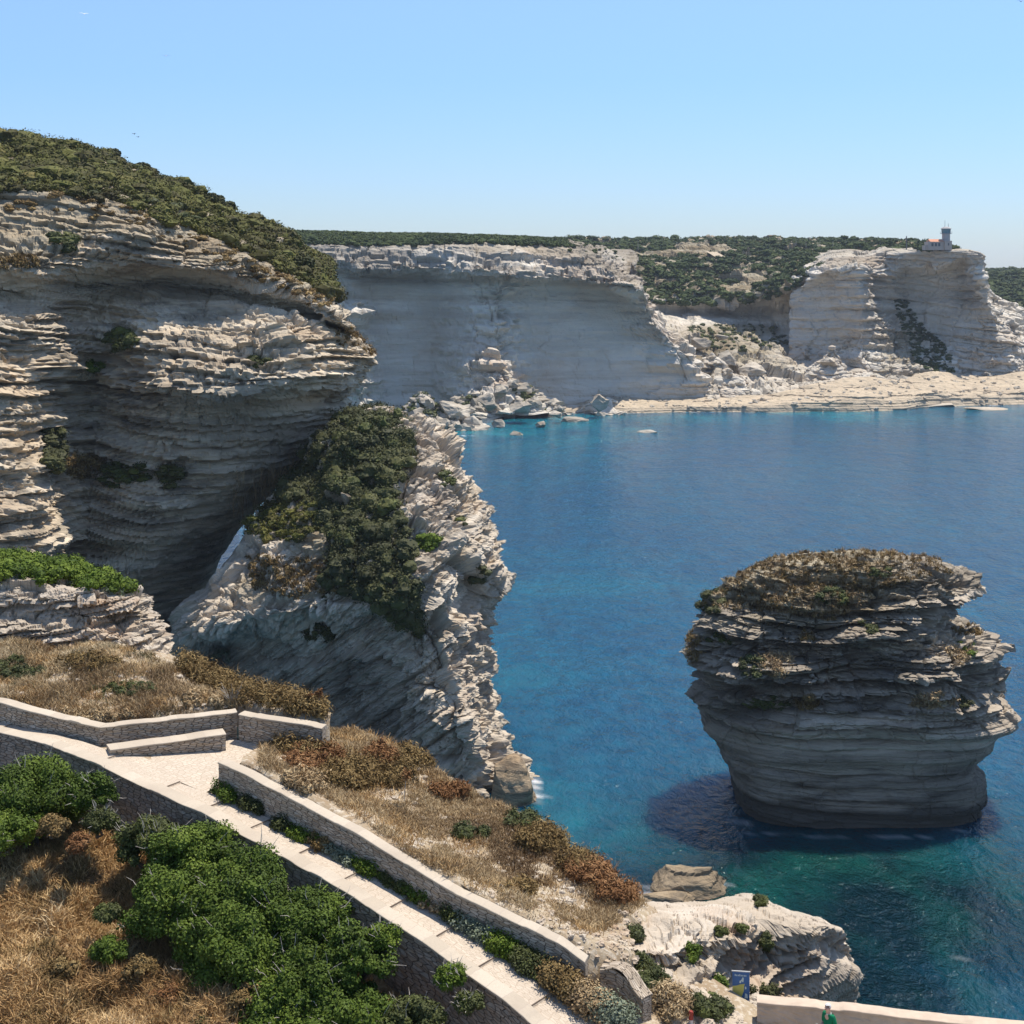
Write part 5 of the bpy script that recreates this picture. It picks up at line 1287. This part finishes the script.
# verge plants between paving and wall
vp = [((290,826,14,6),30,.14,'olive','low olive weeds beside the third step'),((325,848,16,6),34,.15,'brown','brown weeds at the wall foot beside the fourth step'),((375,872,18,7),44,.17,'bright','green weeds with pale heads at the wall foot, middle of the path'),((420,897,16,7),40,.17,'leaf','dark green weeds at the wall foot past the middle of the path'),((462,918,14,8),44,.18,'olive','olive bushy weeds at the wall foot before the pale sage bush'),((232,790,8,6),26,.17,'leaf','dark green plant at the end of the seaward wall'),((262,806,14,6),40,.16,'olive','olive weeds at the foot of the wall near its top end'),((308,836,18,7),34,.12,'bright','light green weeds along the wall foot'),((348,858,20,8),34,.13,'sage','pale weeds beside the middle steps'),
      ((400,888,22,8),50,.15,'olive','olive weeds beside the middle of the path'),((440,905,18,8),40,.14,'strawp','straw weeds at the path edge'),((482,930,20,11),70,.20,'sage','pale sage bush at the wall foot'),((512,948,18,10),60,.19,'bright','flowering green weeds at the wall foot'),
      ((540,965,20,12),60,.2,'olive','white flecked olive weeds beside the lower path'),((570,985,22,14),80,.24,'brown','brown weeds where the wall ends'),((600,1005,22,14),80,.25,'strawp','tall straw weeds beside the last steps'),((630,1014,20,12),70,.26,'sage','pale grey green bush at the bottom beside the path')]
SV.P = SV.P.copy(); SV.N2 = None; del SV.N2; SV.N = gnorm(SV.P)
if SV.N[..., 2].mean() < 0: SV.P = SV.P[:, ::-1]; SV.N = gnorm(SV.P)
for i, (e, n, r, mt, lb) in enumerate(vp):
    g = np.random.default_rng(800+i); 
    pxx, pyy = proj(SV.P); d = ((pxx-e[0])/e[2])**2+((pyy-e[1])/e[3])**2
    idx = np.argsort(d.ravel())[:max(60, int((d < 1.4).sum()))]; P = SV.P.reshape(-1, 3)[g.choice(idx, n)]+g.normal(size=(n, 3))*[.07, .07, .02]
    r *= 1.3; R = r*g.uniform(.55, 1.3, n); C = P+np.stack([0*R, 0*R, R*.6], 1)
    V, Fc, T = join([leaves(C, R, 130, .05, 1.1, 801+i, upb=.5, shell=(.3, 1.1)), blades(P, None, r*2.2, .02, .5, 810+i)])
    o = mesh('shrub', V, Fc, M[mt], tint=T); tag(o, lb, 'shrub', 'plants along the foot of the seaward wall')
# weeds on the outcrop
mat_patch(G5, [((628,938,14,7),34,.17,'olive','olive green bush where the spur meets the bleached outcrop'),((720,933,7,4),12,.12,'olive','green tuft on the lip of the bleached outcrop'),((742,930,6,3),10,.11,'olive','olive tuft on the outcrop lip to the right'),
      ((760,903,8,3),12,.12,'olive','thin green tuft on the back step of the outcrop'),((692,955,5,7),14,.15,'leaf','dark plant hanging in the outcrop hollow'),((766,943,5,6),12,.15,'olive','olive plant hanging on the outcrop face'),((716,985,8,6),22,.16,'leaf','green bush on the rock shelf left of the sign'),
      ((765,993,14,4),26,.16,'darkg','dark low bush right of the sign'),((640,965,10,6),24,.18,'olive','olive weeds beside the broken wall stub'),((665,1008,26,14),90,.24,'strawp','straw coloured weeds around the marker post'),((710,1012,20,8),60,.2,'olive','olive weeds right of the marker post'),((650,985,18,10),50,.2,'olive','weeds on the broken shelf below the outcrop')], 'plants on the bleached outcrop', 720, .055, 90)

# --- big green shrubs below the retaining wall
gs = [
 # px, py of crown centre, depth, radius, mat, label
 (30,795,45.6,1.75,'leaf','large dark green mastic bush at the left edge below the wall'),
 (-8,828,43.5,1.2,'leaf','dark green bush cut by the left edge of the picture'),
 (92,788,45.0,.8,'leaf','small green bush against the wall beside the large left one'),
 (100,818,44.2,.5,'olive','pale flowering bush between the two groups of green bushes'),
 (150,838,43.6,1.15,'olive','olive bush at the top end of the long green hedge'),
 (190,848,42.8,1.35,'leaf','bright crowned bush below the wall near the path bend'),
 (180,895,41.4,1.55,'leaf','broad green bush on the left side of the hedge'),
 (245,880,41.6,1.45,'leaf','broad rounded bush in the middle of the hedge'),
 (235,935,40.0,1.6,'leaf','dark centred bush low in the middle of the hedge'),
 (305,915,40.6,1.35,'leaf','green bush against the wall in the right half of the hedge'),
 (355,950,39.2,1.1,'leaf','dark green bush right of the hedge middle'),
 (300,975,38.9,1.4,'leaf','rounded bright bush at the lower middle of the hedge'),
 (350,1010,38.0,1.3,'leaf','bushy green crown at the bottom edge'),
 (275,1020,37.9,1.1,'leaf','green bush at the bottom left of the hedge'),
 (410,1020,37.6,1.0,'olive','olive bush at the bottom edge near the wall'),
 (385,935,39.4,.45,'bright','light green tuft growing out of the wall'),
 (450,975,38.3,.42,'bright','light green plant hanging on the wall face near the bottom'),
 (470,1000,37.8,.35,'olive','olive weed on the wall below the light plant'),
]
for i, (x, y, D, r, mt, lb) in enumerate(gs):
    c = PD(x, y, D); base = c-np.array([0, 0, r*.75])
    nl = int(30+r*26); lobe = .25 if r > .6 else .42
    kk = int(430*(r/1.4)**2*(lobe/.25)**1.5)
    shrub('green_bush', lb, 'bush', 'green bushes below the retaining wall', base, r, r*.45, nl, max(150, kk), .062 if r > .6 else .05, mt, 900+i*5, stems=5, squash=.8, lobe=lobe)
for i, (x, y, D, r, mt, lb) in enumerate([(52,818,43.6,.5,'brown','brown withered bush under the large left bush'),(78,835,43,.45,'rust','rust coloured dry weed clump on the grass slope'),(108,905,41,.4,'olive','olive cushion on the straw slope'),(108,940,40,.55,'leaf','low green weed beside the hedge'),(30,1005,38.3,.5,'olive','olive weed clump at the bottom left corner'),
        (165,985,38.8,.5,'rust','rust brown dock stalks in front of the hedge'),(140,960,39.4,.45,'brown','brown dead weed stalks left of the dock'),(205,1010,38,.45,'olive','olive weed at the bottom edge in front of the hedge'),(60,960,39.5,.5,'brown','dark brown weed hollow on the straw slope'),(250,985,38.2,.5,'brown','bare twiggy brown bush in the middle of the hedge')]):
    c = PD(x, y, D)
    shrub('weed_clump', lb, 'weed clump', 'weed clumps on the straw slope', c-np.array([0, 0, r*.75]), r, r*.12, 18, 190, .05, mt, 1000+i*5, stems=8, squash=.55, lobe=.35, stemmat='deadwood', srad=.3)

# tall dried stalks behind the terrace wall
for i, (x, yb, yt, lb) in enumerate([(308, 722, 697, 'left tall dry flower stalk with rust head behind the terrace wall end'), (316, 724, 695, 'right tall dry flower stalk with rust head behind the terrace wall end'), (404, 798, 775, 'dry rust stalk standing among the shrubs of the upper spur'), (386, 758, 742, 'thin brown stalk on the far rim of the upper spur')]):
    D = 50.6 if i < 2 else 46.5+4*(i == 3); b_ = PD(x, yb, D); h_ = (yb-yt)/F*D
    root = empty('dry_stalk', tuple(b_)); tag(root, lb, 'plant', 'tall dry stalks')
    g = np.random.default_rng(1200+i); dx = g.normal()*.06
    V, Fc = tube([(0, 0, -.1), (dx, 0, h_*.5), (dx*1.6, .02, h_)], [.014, .011, .007], 5); mesh('stem', V, Fc, M['deadwood'], parent=root)
    C = np.array([[dx*1.6, .02, h_]])+g.normal(size=(14, 3))*[.055, .055, .07]; V, Fc, T = leaves(C, .09, 26, .04, 1., 1210+i, shell=(.2, 1.1)); mesh('flower_head', V, Fc, M['rust'], parent=root, tint=T)
b_ = PD(232, 706, 51.4); g = np.random.default_rng(1230); ps = []
for i in range(22):
    d0 = np.array([g.normal()*.5, g.normal()*.3, 1]); d0 /= np.linalg.norm(d0); L_ = g.uniform(.4, .85)
    p0 = np.zeros(3); p1 = d0*L_*.5; p2 = d0*L_+g.normal(size=3)*.1; ps.append(tube([p0, p1, p2], [.014, .009, .004], 4))
V, Fc = jq(ps); o = mesh('dead_shrub', V, Fc, M['deadwood']); o.location = tuple(b_); tag(o, 'bleached leafless shrub at the edge of the brown hedge', 'shrub')
# ------------------------------------------------------------------ built things
# broken wall stub among the weeds
wall('wall_stub', np.array([PD(600, 966, 39.6), PD(612, 968, 39.5), PD(626, 978, 39.2), PD(642, 998, 38.8)]), .4, 1.5, M['stonewall'], 'broken stub of brown stone wall standing in weeds beyond the end of the seaward wall', seed=12, uneven=.16, copt=.04, copmat=M['stonewall'])

# information board
def board():
    c = PD(741, 1000, 41.9); w_, h_ = 17/F*41.9, 28/F*41.9
    root = empty('information_board', tuple(c), math.radians(-8)); tag(root, 'small upright blue and yellow information board standing on the pale rock by the parapet', 'sign')
    a = root.rotation_euler.z; ca, sa = math.cos(a), math.sin(a)
    def part(name, V, Fc, m, parent=root): return mesh(name, V, Fc, m, parent=parent)
    blue = plain('board_blue', (.035, .12, .30), .4, .4, .12, 6.); yel = plain('board_yellow', (.50, .47, .12), .45, .4, .1, 6.); wh = plain('board_white', (.55, .65, .62), .5, .3); gr = plain('board_frame', (.52, .50, .46), .6, .4)
    V, Fc = box(-w_/2, w_/2, -.02, .02, 0, h_); pn = part('panel', V, Fc, blue)
    # yellow land shape on the blue ground
    pts = [(-.49,.02),(-.05,.02),(.08,.20),(.16,.34),(.18,.52),(.22,.60),(-.05,.57),(-.25,.52),(-.49,.50)]
    def shape(name, pts, m, y0, parent):
        n = len(pts); V = [(x*w_, y0, z*h_) for x, z in pts]+[(x*w_, y0+.004, z*h_) for x, z in pts]
        Fs = [list(range(n)), list(range(2*n-1, n-1, -1))]+[[i, i+n, (i+1) % n+n, (i+1) % n] for i in range(n)]
        return part(name, np.array(V), Fs, m, parent)
    shape('land_shape', pts, yel, -.026, pn)
    shape('figure', [(-.10,.62),(.0,.62),(.02,.70),(.08,.66),(.14,.66),(.16,.80),(.10,.84),(.02,.74),(-.04,.70),(-.08,.70)], wh, -.026, pn)
    shape('coast_shape', [(.20,.08),(.40,.10),(.36,.24),(.24,.26)], wh, -.026, pn)
    shape('coast_shape', [(.22,.40),(.32,.42),(.30,.50),(.24,.50)], wh, -.026, pn)
    # heading line: small unreadable letter strokes
    g = np.random.default_rng(3); ps = []
    for i in range(8):
        x = -.36+i*.088; hh = .05+.02*(i in (0, 3)); ps.append(box(x*w_, (x+.05)*w_, -.025, -.0215, (.86)*h_, (.86+hh)*h_))
    V, Fc = jq(ps); part('heading', V, Fc, wh, pn)
    V, Fc = box(-w_/2-.02, w_/2+.02, -.015, .015, h_, h_+.03); part('top_rail', V, Fc, gr)
    for s in (-1, 1):
        V, Fc = box(s*w_*.36-.02, s*w_*.36+.02, .021, .06, -.35, h_*.8); part('leg', V, Fc, gr)
board()

# marker post
c = PD(691, 1024, 39.2)
root = empty('marker_post', tuple(c+[0, 0, -.75])); tag(root, 'short white marker post with a red top in the weeds below the outcrop', 'post')
red = plain('red_paint', (.30, .035, .02), .5, .4); whp = plain('white_paint', (.62, .56, .52), .6, .3)
h0 = (1024-1011)/F*39.2+.75
V, Fc = tube([(0, 0, 0), (0, 0, h0-.22)], [.055, .055], 14); mesh('pole', V, Fc, whp, parent=root)
V, Fc = tube([(0, 0, h0-.22), (0, 0, h0-.03), (0, 0, h0), (0, 0, h0+.004)], [.06, .06, .045, .001], 14); mesh('red_band', V, Fc, red, parent=root)

# walker at the parapet
def person():
    base = PD(829, 1004, 39.3); foot = np.array([base[0], base[1], 38.955]); Ht = base[2]-foot[2]
    k = Ht/1.72
    root = empty('person', tuple(foot), math.radians(-55)); root.scale = (k, k, k)
    tag(root, 'grey haired person in a green polo shirt beside the parapet, holding a pale sheet', 'person')
    skin = plain('skin', (.55, .33, .24), .6, .3, .05); hair = plain('grey_hair', (.62, .60, .56), .9, .1, .2, 60, bump=.4)
    shirt = plain('green_shirt', (.012, .17, .075), .85, .1, .15, 10, bump=.2); trou = plain('beige_trousers', (.36, .31, .24), .9, .1, .1, 10); shoe = plain('brown_shoe', (.10, .07, .05), .7, .2)
    def skinmesh(name, pts, edges, rad, m, sub=2, rootv=0, parent=root):
        me = bpy.data.meshes.new(name); me.from_pydata(pts, edges, []); me.update(); o = bpy.data.objects.new(name, me); COL.objects.link(o); o.parent = parent
        me.materials.append(m)
        md = o.modifiers.new('skin', 'SKIN'); md.use_smooth_shade = True
        if not me.skin_vertices: 
            bpy.context.view_layer.objects.active = o
        sv = me.skin_vertices[0].data
        for i, r in enumerate(rad): sv[i].radius = r if isinstance(r, tuple) else (r, r)
        sv[rootv].use_root = True
        s_ = o.modifiers.new('sub', 'SUBSURF'); s_.levels = sub; s_.render_levels = sub; return o
    # facing -Y locally; left is +X
    P_ = {'pel': (0, 0, .95), 'wa': (0, .0, 1.08), 'ch': (0, -.01, 1.30), 'nk': (0, -.01, 1.46), 'nk2': (0, -.035, 1.53), 'hd': (0, -.06, 1.60), 'hd2': (0, -.055, 1.67),
          'sl': (.17, 0, 1.41), 'el': (.24, .02, 1.14), 'wl': (.16, -.20, 1.06), 'sr': (-.17, 0, 1.41), 'er': (-.24, .03, 1.13), 'wr': (-.15, -.20, 1.05),
          'hl': (.09, 0, .90), 'kl': (.10, -.10, .50), 'al': (.10, -.04, .09), 'tl': (.11, -.20, .04), 'hr': (-.09, 0, .90), 'kr': (-.10, .03, .50), 'ar': (-.10, .18, .12), 'tr': (-.10, .05, .04)}
    R = {'pel': (.15, .11), 'wa': (.14, .10), 'ch': (.17, .11), 'nk': (.07, .06), 'nk2': (.055, .055), 'hd': (.075, .09), 'hd2': (.072, .085), 'sl': .06, 'el': .043, 'wl': .028, 'sr': .06, 'er': .043, 'wr': .028,
         'hl': .085, 'kl': .06, 'al': .042, 'tl': .035, 'hr': .085, 'kr': .06, 'ar': .042, 'tr': .035}
    E_ = [('pel','wa'),('wa','ch'),('ch','nk'),('nk','nk2'),('nk2','hd'),('hd','hd2'),('ch','sl'),('sl','el'),('el','wl'),('ch','sr'),('sr','er'),('er','wr'),('pel','hl'),('hl','kl'),('kl','al'),('al','tl'),('pel','hr'),('hr','kr'),('kr','ar'),('ar','tr')]
    K = list(P_); ix = {k_: i for i, k_ in enumerate(K)}
    try:
        def build(name, keys, grow, m, sub=2):
            ks = [k_ for k_ in K if k_ in keys]; jx = {k_: i for i, k_ in enumerate(ks)}
            me = bpy.data.meshes.new(name); me.from_pydata([P_[k_] for k_ in ks], [(jx[a_], jx[b_]) for a_, b_ in E_ if a_ in jx and b_ in jx], []); me.update()
            o = bpy.data.objects.new(name, me); COL.objects.link(o); o.parent = root; me.materials.append(m)
            o.modifiers.new('skin', 'SKIN').use_smooth_shade = True
            for i, k_ in enumerate(ks):
                r = R[k_]; r = r if isinstance(r, tuple) else (r, r); me.skin_vertices[0].data[i].radius = (r[0]+grow, r[1]+grow)
            me.skin_vertices[0].data[0].use_root = True
            s_ = o.modifiers.new('sub', 'SUBSURF'); s_.levels = sub; s_.render_levels = sub
            return o
        build('body', K, 0, skin)
        build('shirt', ['pel', 'wa', 'ch', 'nk', 'sl', 'el', 'sr', 'er'], .014, shirt)
        build('trousers', ['pel', 'hl', 'kl', 'al', 'hr', 'kr', 'ar'], .018, trou)
    except Exception as ex: print('person', ex)
    V, Fc = ico()
    hv = V*np.array([.088, .10, .10])*(1+.05*noise(V[:, 0]*9, V[:, 1]*9, V[:, 2]*9, 3))[:, None]+np.array([0, -.045, 1.665])
    keep = [f for f in Fc if not (V[f].mean(0)[1] < -.25 and V[f].mean(0)[2] < .55) and V[f].mean(0)[2] > -.55]
    mesh('hair', hv, np.array(keep), hair, parent=root, smooth=True)
    # face: nose, eyes, ears
    V2 = V*np.array([.014, .018, .02])+np.array([0, -.155, 1.63]); mesh('nose', V2, Fc, skin, parent=root, smooth=True)
    dk = plain('eye_dark', (.05, .04, .03), .4, .4)
    for s in (-1, 1):
        mesh('eye', V*.009+np.array([s*.03, -.142, 1.655]), Fc, dk, parent=root, smooth=True)
        mesh('ear', V*np.array([.01, .02, .03])+np.array([s*.082, -.05, 1.64]), Fc, skin, parent=root, smooth=True)
    mesh('mouth', V*np.array([.022, .008, .005])+np.array([0, -.142, 1.595]), Fc, plain('lip', (.35, .15, .12), .5), parent=root, smooth=True)
    g = np.random.default_rng(5)
    for s in (-1, 1):
        w_ = np.array([s*.155, -.20, 1.055]); ps = []
        ps.append(tube([w_, w_+[-s*.01, -.04, -.01], w_+[-s*.02, -.085, -.015]], [.026, .038, .034], 8))
        for j, L_ in enumerate((.065, .075, .07, .055)):
            b0 = w_+np.array([-s*.02+(j-1.5)*.019, -.08, -.015]); ps.append(tube([b0, b0+[0, -L_*.5, .0], b0+[-s*.004, -L_*.9, -.02], b0+[-s*.004, -L_*1.05, -.035]], [.0095, .009, .008, .005], 6))
        b0 = w_+np.array([-s*.035, -.035, 0]); ps.append(tube([b0, b0+[-s*.02, -.03, .012], b0+[-s*.022, -.06, .012]], [.011, .010, .007], 6))
        V3, F3 = jq(ps); mesh('hand', V3, F3, skin, parent=root, smooth=True)
        f0 = np.array([s*.105, -.15 if s > 0 else .08, .035]); Vs = V*np.array([.05, .14, .045])+f0; Vs[:, 2] = np.maximum(Vs[:, 2], .0); mesh('shoe', Vs, Fc, shoe, parent=root, smooth=True)
    # collar
    V3, F3 = tube([(0, -.005, 1.445), (0, -.02, 1.49)], [.085, .075], 14); mesh('collar', V3, F3, plain('pale_collar', (.5, .6, .52), .8), parent=root)
    # sheet held in both hands
    ca, sa = math.cos(root.rotation_euler.z), math.sin(root.rotation_euler.z)
    c_ = np.array([0, -.40, 1.08])*k; cw = foot+np.array([c_[0]*ca-c_[1]*sa, c_[0]*sa+c_[1]*ca, c_[2]])
    V4, F4 = box(-.20, .20, -.14, .14, -.003, .003)
    o = mesh('map_sheet', V4, F4, plain('pale_paper', (.60, .68, .66), .6, .2)); o.location = tuple(cw); o.rotation_euler = (math.radians(32), 0, root.rotation_euler.z)
    tag(o, 'pale green and white open sheet held by the person in green', 'map')
person()

# signal station on the far plateau
def station():
    D = 698.; s = D/F; z0 = H-(247.3-HY)/F*D
    c = np.array([(936-512)*s, D, z0])
    root = empty('signal_station', tuple(c)); root.scale = (.88, .88, .88); tag(root, 'white signal station with orange roof and round tower on the far cliff plateau', 'building')
    w_ = plain('white_wall', (.42, .36, .31), .9, .1, .06, 1.); roof = plain('orange_roof', (.55, .27, .17), .9, .1, .1, 1.); dark = plain('window_dark', (.06, .07, .08), .3, .5); tower = plain('tower_grey', (.42, .40, .38), .85, .1, .1, .6); glass = plain('gallery_glass', (.16, .27, .28), .25, .6); steel = plain('mast_steel', (.25, .26, .28), .6, .4)
    X = lambda px: (px-936)*s
    V, Fc = box(X(925), X(945), -4, 4, -1.5, 2.9); b = mesh('wall', V, Fc, w_, parent=root)
    V, Fc = box(X(927.5), X(943.5), -4.3, 4.3, 2.9, 3.3); V2, F2 = tube([(X(927.5), 0, 3.3), (X(943.5), 0, 3.3)], [.01, .01], 4)
    V = np.array([(X(927), -4.4, 2.9), (X(944), -4.4, 2.9), (X(944), 4.4, 2.9), (X(927), 4.4, 2.9), (X(927), 0, 4.3), (X(944), 0, 4.3)]); mesh('roof', V, [[0, 1, 5, 4], [2, 3, 4, 5], [3, 0, 4], [1, 2, 5], [3, 2, 1, 0]], roof, parent=root)
    V, Fc = box(X(922), X(925), -3, 3, -1.5, 1.0); mesh('annexe', V, Fc, w_, parent=root)
    for px in (929.5, 933.5, 937.2):
        V, Fc = box(X(px)-.55, X(px)+.55, -4.06, -3.9, .5, 2.2); mesh('window', V, Fc, dark, parent=root)
    V, Fc = box(X(943), X(951), -5, 3, -1.5, 3.4); b2 = mesh('tower_base', V, Fc, w_, parent=root)
    V, Fc = box(X(946.4), X(947.9), -5.08, -4.9, .9, 2.1); mesh('window', V, Fc, dark, parent=root)
    cx = X(946.8)
    def ring(name, prof, m, n=20):
        V, Fc = tube([(cx, -1, z) for r, z in prof], [r for r, z in prof], n); V[:, :]; mesh(name, V, Fc, m, parent=root)
    ring('tower', [(2.1, 3.4), (2.05, 7.0), (2.0, 7.01)], tower)
    ring('balcony', [(2.0, 7.0), (3.0, 7.1), (3.0, 7.35), (2.0, 7.4)], steel)
    ring('gallery', [(2.05, 7.4), (2.35, 9.6), (2.3, 9.7)], glass)
    ring('gallery_roof', [(2.7, 9.65), (2.75, 9.9), (1.6, 10.7), (.05, 11.0)], tower)
    for i in range(8):
        a = i*math.pi/4; V, Fc = tube([(cx+2.2*math.cos(a), -1+2.2*math.sin(a), 7.4), (cx+2.45*math.cos(a), -1+2.45*math.sin(a), 9.65)], [.12, .12], 4); mesh('mullion', V, Fc, steel, parent=root)
    for dx, h_ in ((-.6, 14.3), (1.2, 12.6)):
        V, Fc = tube([(cx+dx, -1, 10.5), (cx+dx, -1, h_)], [.14, .08], 5); mesh('mast', V, Fc, steel, parent=root)
    for dx in (-3.3, 3.4):
        V, Fc = box(cx+min(dx, 0)-0, cx+max(dx, 0), -1.1, -.9, 7.9, 8.1); mesh('aerial', V, Fc, steel, parent=root)
station()
def pole(px, ytop, ybase, D, wpx, label, group=None):
    b_ = PD(px, ybase, D); h_ = (ybase-ytop)/F*D
    V, Fc = tube([(0, 0, -2), (0, 0, h_*.6), (0, 0, h_)], [wpx/2/F*D, wpx/2.2/F*D, wpx/2.8/F*D], 6)
    o = mesh('pole', V, Fc, M['deadwood'] if group else plain('dark_pole', (.12, .12, .13), .8)); o.location = tuple(b_); tag(o, label, 'pole', group)
pole(906.5, 236, 250, 715, 1.3, 'dark upright pole left of the signal station')
for i, px in enumerate((638, 796, 806, 820, 833, 846, 854)):
    pole(px, 241, 247, 880, .5, 'thin pole of a line crossing the far scrub plateau', 'thin poles on the far plateau')

# gulls
def gull(px, py, D, span, yaw, roll, m, label):
    c = PD(px, py, D); root = empty('gull', tuple(c)); root.rotation_euler = (math.radians(roll), 0, math.radians(yaw)); tag(root, label, 'bird', 'gulls in the sky')
    s = span/2; V, Fc = tube([(0, -.28, 0), (0, -.2, .01), (0, 0, .02), (0, .2, .0), (0, .30, 0)], [.015, .05, .075, .045, .01], 8); mesh('body', V*span/1.3, Fc, m, parent=root, smooth=True)
    for sg in (-1, 1):
        top = [(0, -.09, .02), (.45, -.13, .16), (1, .05, .06), (.5, .05, .15), (0, .10, .02)]
        P = [(x*s*sg, y*span/1.3, z*span/1.3) for x, y, z in top]; P2 = [(x, y, z-.012) for x, y, z in P]; n = 5
        Fs = [list(range(n)), list(range(2*n-1, n-1, -1))]+[[i, (i+1) % n, (i+1) % n+n, i+n] for i in range(n)]
        mesh('wing', np.array(P+P2), Fs, m, parent=root)
gw = plain('gull_white', (.75, .75, .75), .8, .1, .02); gd = plain('gull_grey', (.25, .28, .32), .8, .1, .02)
gull(84, 14, 190, 1.25, 25, 25, gw, 'pale gull high at the upper left of the sky')
gull(166, 56, 230, 1.4, 10, 5, gw, 'pale gull flying level below the upper left one')
gull(134, 134, 210, .9, -30, -15, gd, 'dark gull just above the hill skyline, left of its neighbour')
gull(138, 137, 214, .7, -30, -15, gd, 'smaller dark gull just right of its neighbour above the hill')
gull(1021, 1.5, 200, 1.2, 0, 10, gd, 'dark gull at the very top right corner of the sky')
# ------------------------------------------------------------------ camera, light
sc = bpy.context.scene
cd = bpy.data.cameras.new('camera'); cam = bpy.data.objects.new('camera', cd); COL.objects.link(cam)
cam.location = (0, 0, H); cam.rotation_euler = (math.radians(90), 0, 0)
cd.sensor_width = 36; cd.lens = F/1024*36; cd.shift_y = -(512-HY)/1024.; cd.clip_end = 20000; cd.clip_start = .5
sc.camera = cam
AZ, EL = math.radians(45), math.radians(68)       # sun: right of the view direction and ahead, high
sd = Vector((math.sin(AZ)*math.cos(EL), math.cos(AZ)*math.cos(EL), math.sin(EL)))
sl = bpy.data.lights.new('sun', 'SUN'); sl.energy = 4.8; sl.angle = math.radians(.53); sl.color = (1, .95, .87)
so_ = bpy.data.objects.new('sun', sl); COL.objects.link(so_); so_.rotation_euler = sd.to_track_quat('Z', 'Y').to_euler(); so_.location = (0, 0, 200)
w = bpy.data.worlds.new('World'); sc.world = w; w.use_nodes = True; nt = w.node_tree; nt.nodes.clear()
ow = nt.nodes.new('ShaderNodeOutputWorld'); bg = nt.nodes.new('ShaderNodeBackground'); sk = nt.nodes.new('ShaderNodeTexSky')
sk.sky_type = 'NISHITA'; sk.sun_disc = False; sk.sun_elevation = EL; sk.sun_rotation = AZ; sk.altitude = 60; sk.air_density = 1.0; sk.dust_density = 0.15; sk.ozone_density = 2.5
bg.inputs[1].default_value = .14
tc = nt.nodes.new('ShaderNodeTexCoord'); sx = nt.nodes.new('ShaderNodeSeparateXYZ'); nt.links.new(tc.outputs['Generated'], sx.inputs[0])
rp = nt.nodes.new('ShaderNodeValToRGB'); nt.links.new(sx.outputs[2], rp.inputs[0]); e_ = rp.color_ramp.elements
e_[0].position = 0.0; e_[0].color = (.44, .53, .75, 1); e_[1].position = .30; e_[1].color = (.95, .96, 1.0, 1)
e2 = e_.new(.12); e2.color = (.55, .67, .88, 1)
mx = nt.nodes.new('ShaderNodeMix'); mx.data_type = 'RGBA'; mx.blend_type = 'MULTIPLY'; mx.inputs[0].default_value = 1
nt.links.new(sk.outputs[0], mx.inputs[6]); nt.links.new(rp.outputs[0], mx.inputs[7]); nt.links.new(mx.outputs[2], bg.inputs[0]); nt.links.new(bg.outputs[0], ow.inputs[0])
sc.view_settings.view_transform = 'Standard'; sc.view_settings.look = 'None'; sc.view_settings.exposure = .4; sc.view_settings.gamma = 1
sc.render.engine = 'CYCLES'
sc.cycles.max_bounces = 6; sc.cycles.diffuse_bounces = 3; sc.cycles.glossy_bounces = 2

# sea air: a closed box of thin haze round everything, the sky outside it
V, Fc = box(-3200, 3200, -500, 4200, -4, 92)
hz = mesh('haze', V, Fc, None); tag(hz, kind='stuff')
m = bpy.data.materials.new('sea_air'); m.use_nodes = True; nt = m.node_tree; nt.nodes.clear()
o_ = nt.nodes.new('ShaderNodeOutputMaterial'); pv = nt.nodes.new('ShaderNodeVolumePrincipled')
pv.inputs['Color'].default_value = (.80, .88, 1, 1); pv.inputs['Density'].default_value = .00007; pv.inputs['Anisotropy'].default_value = .3
nt.links.new(pv.outputs[0], o_.inputs['Volume']); hz.data.materials.append(m)
sc.cycles.volume_bounces = 0
